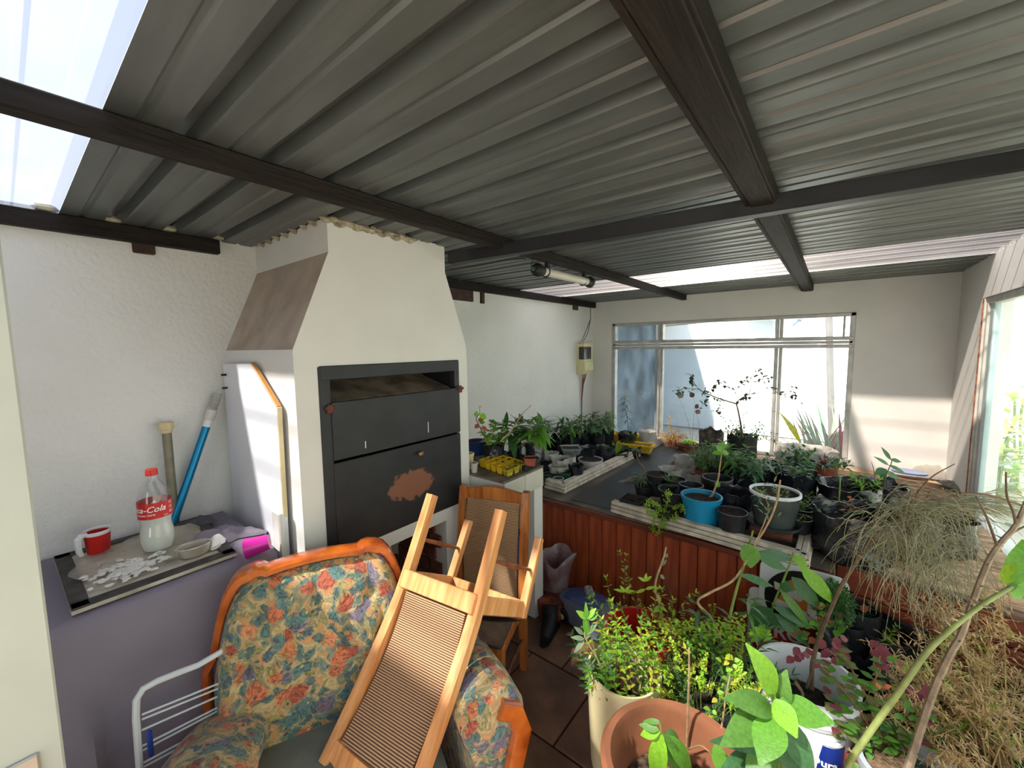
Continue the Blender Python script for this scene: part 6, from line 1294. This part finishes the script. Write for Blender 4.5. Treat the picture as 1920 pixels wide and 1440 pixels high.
for (a, c, ww, mk) in (((1897, 1100), (1918, 1010), 30, 'fresh'), ((1895, 1100), (1915, 1125), 22, 'fresh'), ((1895, 1080), (1884, 1070), 8, 'fresh'), ((1908, 1052), (1872, 1090), 16, 'lime'), ((1900, 1080), (1880, 1095), 12, 'lime'), ((1900, 1085), (1894, 1112), 13, 'mid'), ((1905, 1060), (1945, 1130), 40, 'fresh')): pleaf(gc, mk, a, c, wq, wq, ww, droop=.3)
for (px, py, ww) in ((1870, 1108, 0),): pass
for k in range(16):
    q = Pc[int((len(Pc)-1)*(.2+.75*rnd.random()))]; b = MB(); d = V((rnd.uniform(-1, 1), rnd.uniform(-1, 1), .3)).normalized(); b.tube([q, q+d*.02], [.004, .0008], 4); b.build('bud', M_twigP, gc)
# big glossy leaves close to the camera
nb = thing('big_leaf_plant', 'broad glossy bright green leaves in front of the white bucket, closest plant to the camera', 'plant', atd(1480, 1440, 1.06)); nb.location.z = 0
x8, y8 = nb.location.x, nb.location.y; b = MB(); b.lathe([(.001, .0), (.08, .0), (.10, .22), (.09, .22), (.001, .19)], (x8, y8, 0), 26); b.build('pot_body', M_blackpl, nb)
pstem(nb, [(1478, 1560), (1466, 1440), (1458, 1360), (1450, 1295), (1452, 1270)], [1.06, 1.04, 1.02, 1.0, 1.0], .007, M_gstem)
for (a, c, ww, mk, wa, wb_) in (((1455, 1300), (1398, 1205), 44, 'bright', 1.0, .97), ((1458, 1330), (1475, 1255), 36, 'mid', 1.02, 1.0), ((1453, 1310), (1495, 1385), 42, 'bright', 1.0, .95), ((1455, 1320), (1566, 1356), 50, 'fresh', 1.0, .96), ((1452, 1330), (1355, 1310), 46, 'mid', 1.02, .98), ((1455, 1345), (1424, 1436), 58, 'fresh', .99, .93), ((1450, 1340), (1350, 1400), 58, 'mid', 1.02, .97), ((1462, 1340), (1528, 1462), 46, 'deep', 1.02, .98), ((1460, 1380), (1510, 1470), 44, 'deep', 1.03, 1.0), ((1450, 1400), (1400, 1475), 50, 'mid', 1.03, 1.0), ((1455, 1400), (1330, 1390), 36, 'deep', 1.06, 1.02), ((1440, 1420), (1345, 1450), 44, 'deep', 1.06, 1.02), ((1340, 1395), (1362, 1460), 30, 'fresh', 1.08, 1.06)):
    pleaf(nb, mk, a, c, wa, wb_, ww, droop=.22, seg=8)
# yellow-lime foliage behind the big leaves
yl = thing('golden_privet', 'yellow-lime small-leaved sprigs between the feathery herb and the big glossy leaves', 'plant', atd(1400, 1330, 1.25)); yl.location.z = 0; x9, y9 = yl.location.x, yl.location.y; b = MB(); b.lathe([(.001, .0), (.07, .0), (.085, .2), (.075, .2), (.001, .17)], (x9, y9, 0), 26); b.build('pot_body', M_blackpl, yl)
for cx_, cy_, n_ in ((1375, 1245, 14), (1382, 1265, 14), (1420, 1315, 18), (1410, 1330, 16), (1340, 1320, 5)):
    for k in range(n_): an = k*2.4; q = (cx_+rnd.gauss(0, 7), cy_+rnd.gauss(0, 10)); pleaf(yl, rnd.choice(['lime', 'yellow', 'bright']), q, (q[0]+13*math.cos(an), q[1]+11*math.sin(an)), 1.2, 1.19, 8)
pstem(yl, [(1352, 1370), (1362, 1300), (1372, 1250)], 1.22, .003, M_twigP); pstem(yl, [(1400, 1370), (1410, 1320), (1418, 1300)], 1.2, .003, M_gstem)
# rounded-leaf shrub with maroon wilted tips
rs_ = thing('round_leaf_shrub', 'shrub with small rounded green leaves and wilted maroon tips right of the white bucket', 'plant', atd(1640, 1340, 1.35)); rs_.location.z = 0; xa_, ya_ = rs_.location.x, rs_.location.y; b = MB(); b.lathe([(.001, .0), (.09, .0), (.11, .25), (.10, .25), (.001, .22)], (xa_, ya_, 0), 26); b.build('pot_body', M_terra, rs_)
for pts in ([(1650, 1400), (1610, 1330), (1560, 1270), (1530, 1240)], [(1650, 1400), (1630, 1320), (1600, 1260), (1570, 1215)], [(1655, 1400), (1645, 1340), (1640, 1290), (1650, 1230)], [(1650, 1400), (1590, 1350), (1550, 1320)], [(1660, 1400), (1600, 1385), (1570, 1360)], [(1660, 1400), (1700, 1360), (1730, 1330)], [(1660, 1410), (1680, 1380), (1720, 1400)]):
    ws = [1.32, 1.30, 1.28, 1.27][:len(pts)]; P = pstem(rs_, pts, ws, .0028, mat('reddish_twig', (150, 92, 66), .7))
    for k in range(30):
        q, tt = pl(P, .15+.85*k/30); q = q+V((rnd.gauss(0, .012), rnd.gauss(0, .012), rnd.gauss(0, .012))); an = k*2.4; mk = 'maroon' if k > 26 and rnd.random() < .6 else rnd.choice(['olive', 'fresh', 'olive', 'mid']); putleaf(rs_, mk, q, V((math.cos(an), math.sin(an), .2)), .036, .024, .15)
for cx_, cy_, n_ in ((1560, 1205, 9), (1575, 1225, 8), (1650, 1215, 10), (1660, 1235, 9), (1718, 1290, 9), (1635, 1345, 5), (1500, 1225, 5), (1745, 1385, 4)):
    for k in range(n_): an = rnd.random()*6.28; q = (cx_+rnd.gauss(0, 10), cy_+rnd.gauss(0, 10)); pleaf(rs_, 'maroon', q, (q[0]+15*math.cos(an), q[1]+16*abs(math.sin(an))+3), 1.33, 1.33, 13)
for (a, c) in (((1650, 1290), (1672, 1286)), ((1668, 1300), (1682, 1328)), ((1640, 1282), (1655, 1292)), ((1645, 1255), (1650, 1262))): pleaf(rs_, 'orange', a, c, 1.3, 1.3, 10)
for k in range(40):
    an = rnd.random()*6.28; q = (1700+rnd.gauss(0, 55), 1385+rnd.gauss(0, 30)); pleaf(rs_, rnd.choice(['mid', 'olive', 'deep']), q, (q[0]+24*math.cos(an), q[1]+18*math.sin(an)), 1.30, 1.28, 13)
# asparagus fern, half dried, in green trough
af = thing('asparagus_fern', 'large half-dried tan asparagus fern filling the lower right corner', 'plant', (.42, 1.72, 0)); b = MB(); b.lathe([(.001, 0), (.14, 0), (.17, .28), (.175, .30), (.16, .30), (.15, .26), (.001, .24)], (.42, 1.72, 0), 30); b.build('pot_body', M_green, af)
lb = {}; nst = 0
targets = [(1745, 1150), (1760, 1240), (1700, 1290), (1800, 1210), (1850, 1180), (1900, 1170), (1740, 1330), (1800, 1300), (1860, 1270), (1910, 1260), (1780, 1380), (1850, 1350), (1910, 1350), (1800, 1430), (1860, 1425), (1915, 1420), (1880, 1140), (1830, 1240), (1760, 1290), (1820, 1390), (1700, 1330), (1730, 1400), (1890, 1300), (1790, 1160), (1890, 1390), (1840, 1310), (1750, 1440), (1880, 1445), (1780, 1330), (1720, 1260)]
for i, (tx, ty) in enumerate(targets):
    wt = 1.25+.45*max(0, (1440-ty)/350)+rnd.uniform(-.08, .05); T = atd(tx, ty, wt); T.x = min(T.x, .585); B0 = V((.42+rnd.uniform(-.08, .08), 1.72+rnd.uniform(-.08, .08), .26)); mid = (B0+T)/2+V((0, 0, .12)); P = [B0.lerp(mid, k/4).lerp(mid.lerp(T, k/4), k/4) for k in range(5)]
    b = MB(); b.tube(P, [.003, .0026, .0022, .0018, .001], 4); b.build('stem', M_dry, af)
    dirn = (P[4]-P[3]).normalized()
    for k in range(36):
        q, tt = pl(P, .5+.5*rnd.random()) if k > 20 else (T+V((rnd.gauss(0, .045), rnd.gauss(0, .045), rnd.gauss(0, .035))), dirn)
        bd = (tt+V((rnd.gauss(0, .8), rnd.gauss(0, .8), rnd.gauss(0, .5)))).normalized(); l_ = rnd.uniform(.04, .09); mk = 'tan' if rnd.random() < .86 else rnd.choice(['lime', 'bright', 'tan'])
        Q = lb.setdefault(mk, MB()); Q.tube([q, q+bd*l_], .0008, 3, False)
        for j in range(9):
            r0 = q+bd*l_*(j+1)/9; nd = (bd*.5+V((rnd.gauss(0, .8), rnd.gauss(0, .8), rnd.gauss(0, .6)))).normalized(); Q.leaf(r0, nd, V((0, 0, 1)), rnd.uniform(.018, .032), .0042, .1, 2)
for mk, q in lb.items(): q.build('needles', lm(mk), af)['kind'] = 'stuff'
t = thing('green_trough', 'long dark green plastic trough behind the dried fern below the cladding boards', 'planter', (.42, 2.12, 0)); b = MB(); b.bbox((.20, 2.02, 0), (.66, 2.20, .30), .012); b.bbox((.19, 2.01, .28), (.67, 2.21, .31), .006); b.build('trough_body', M_green, t)
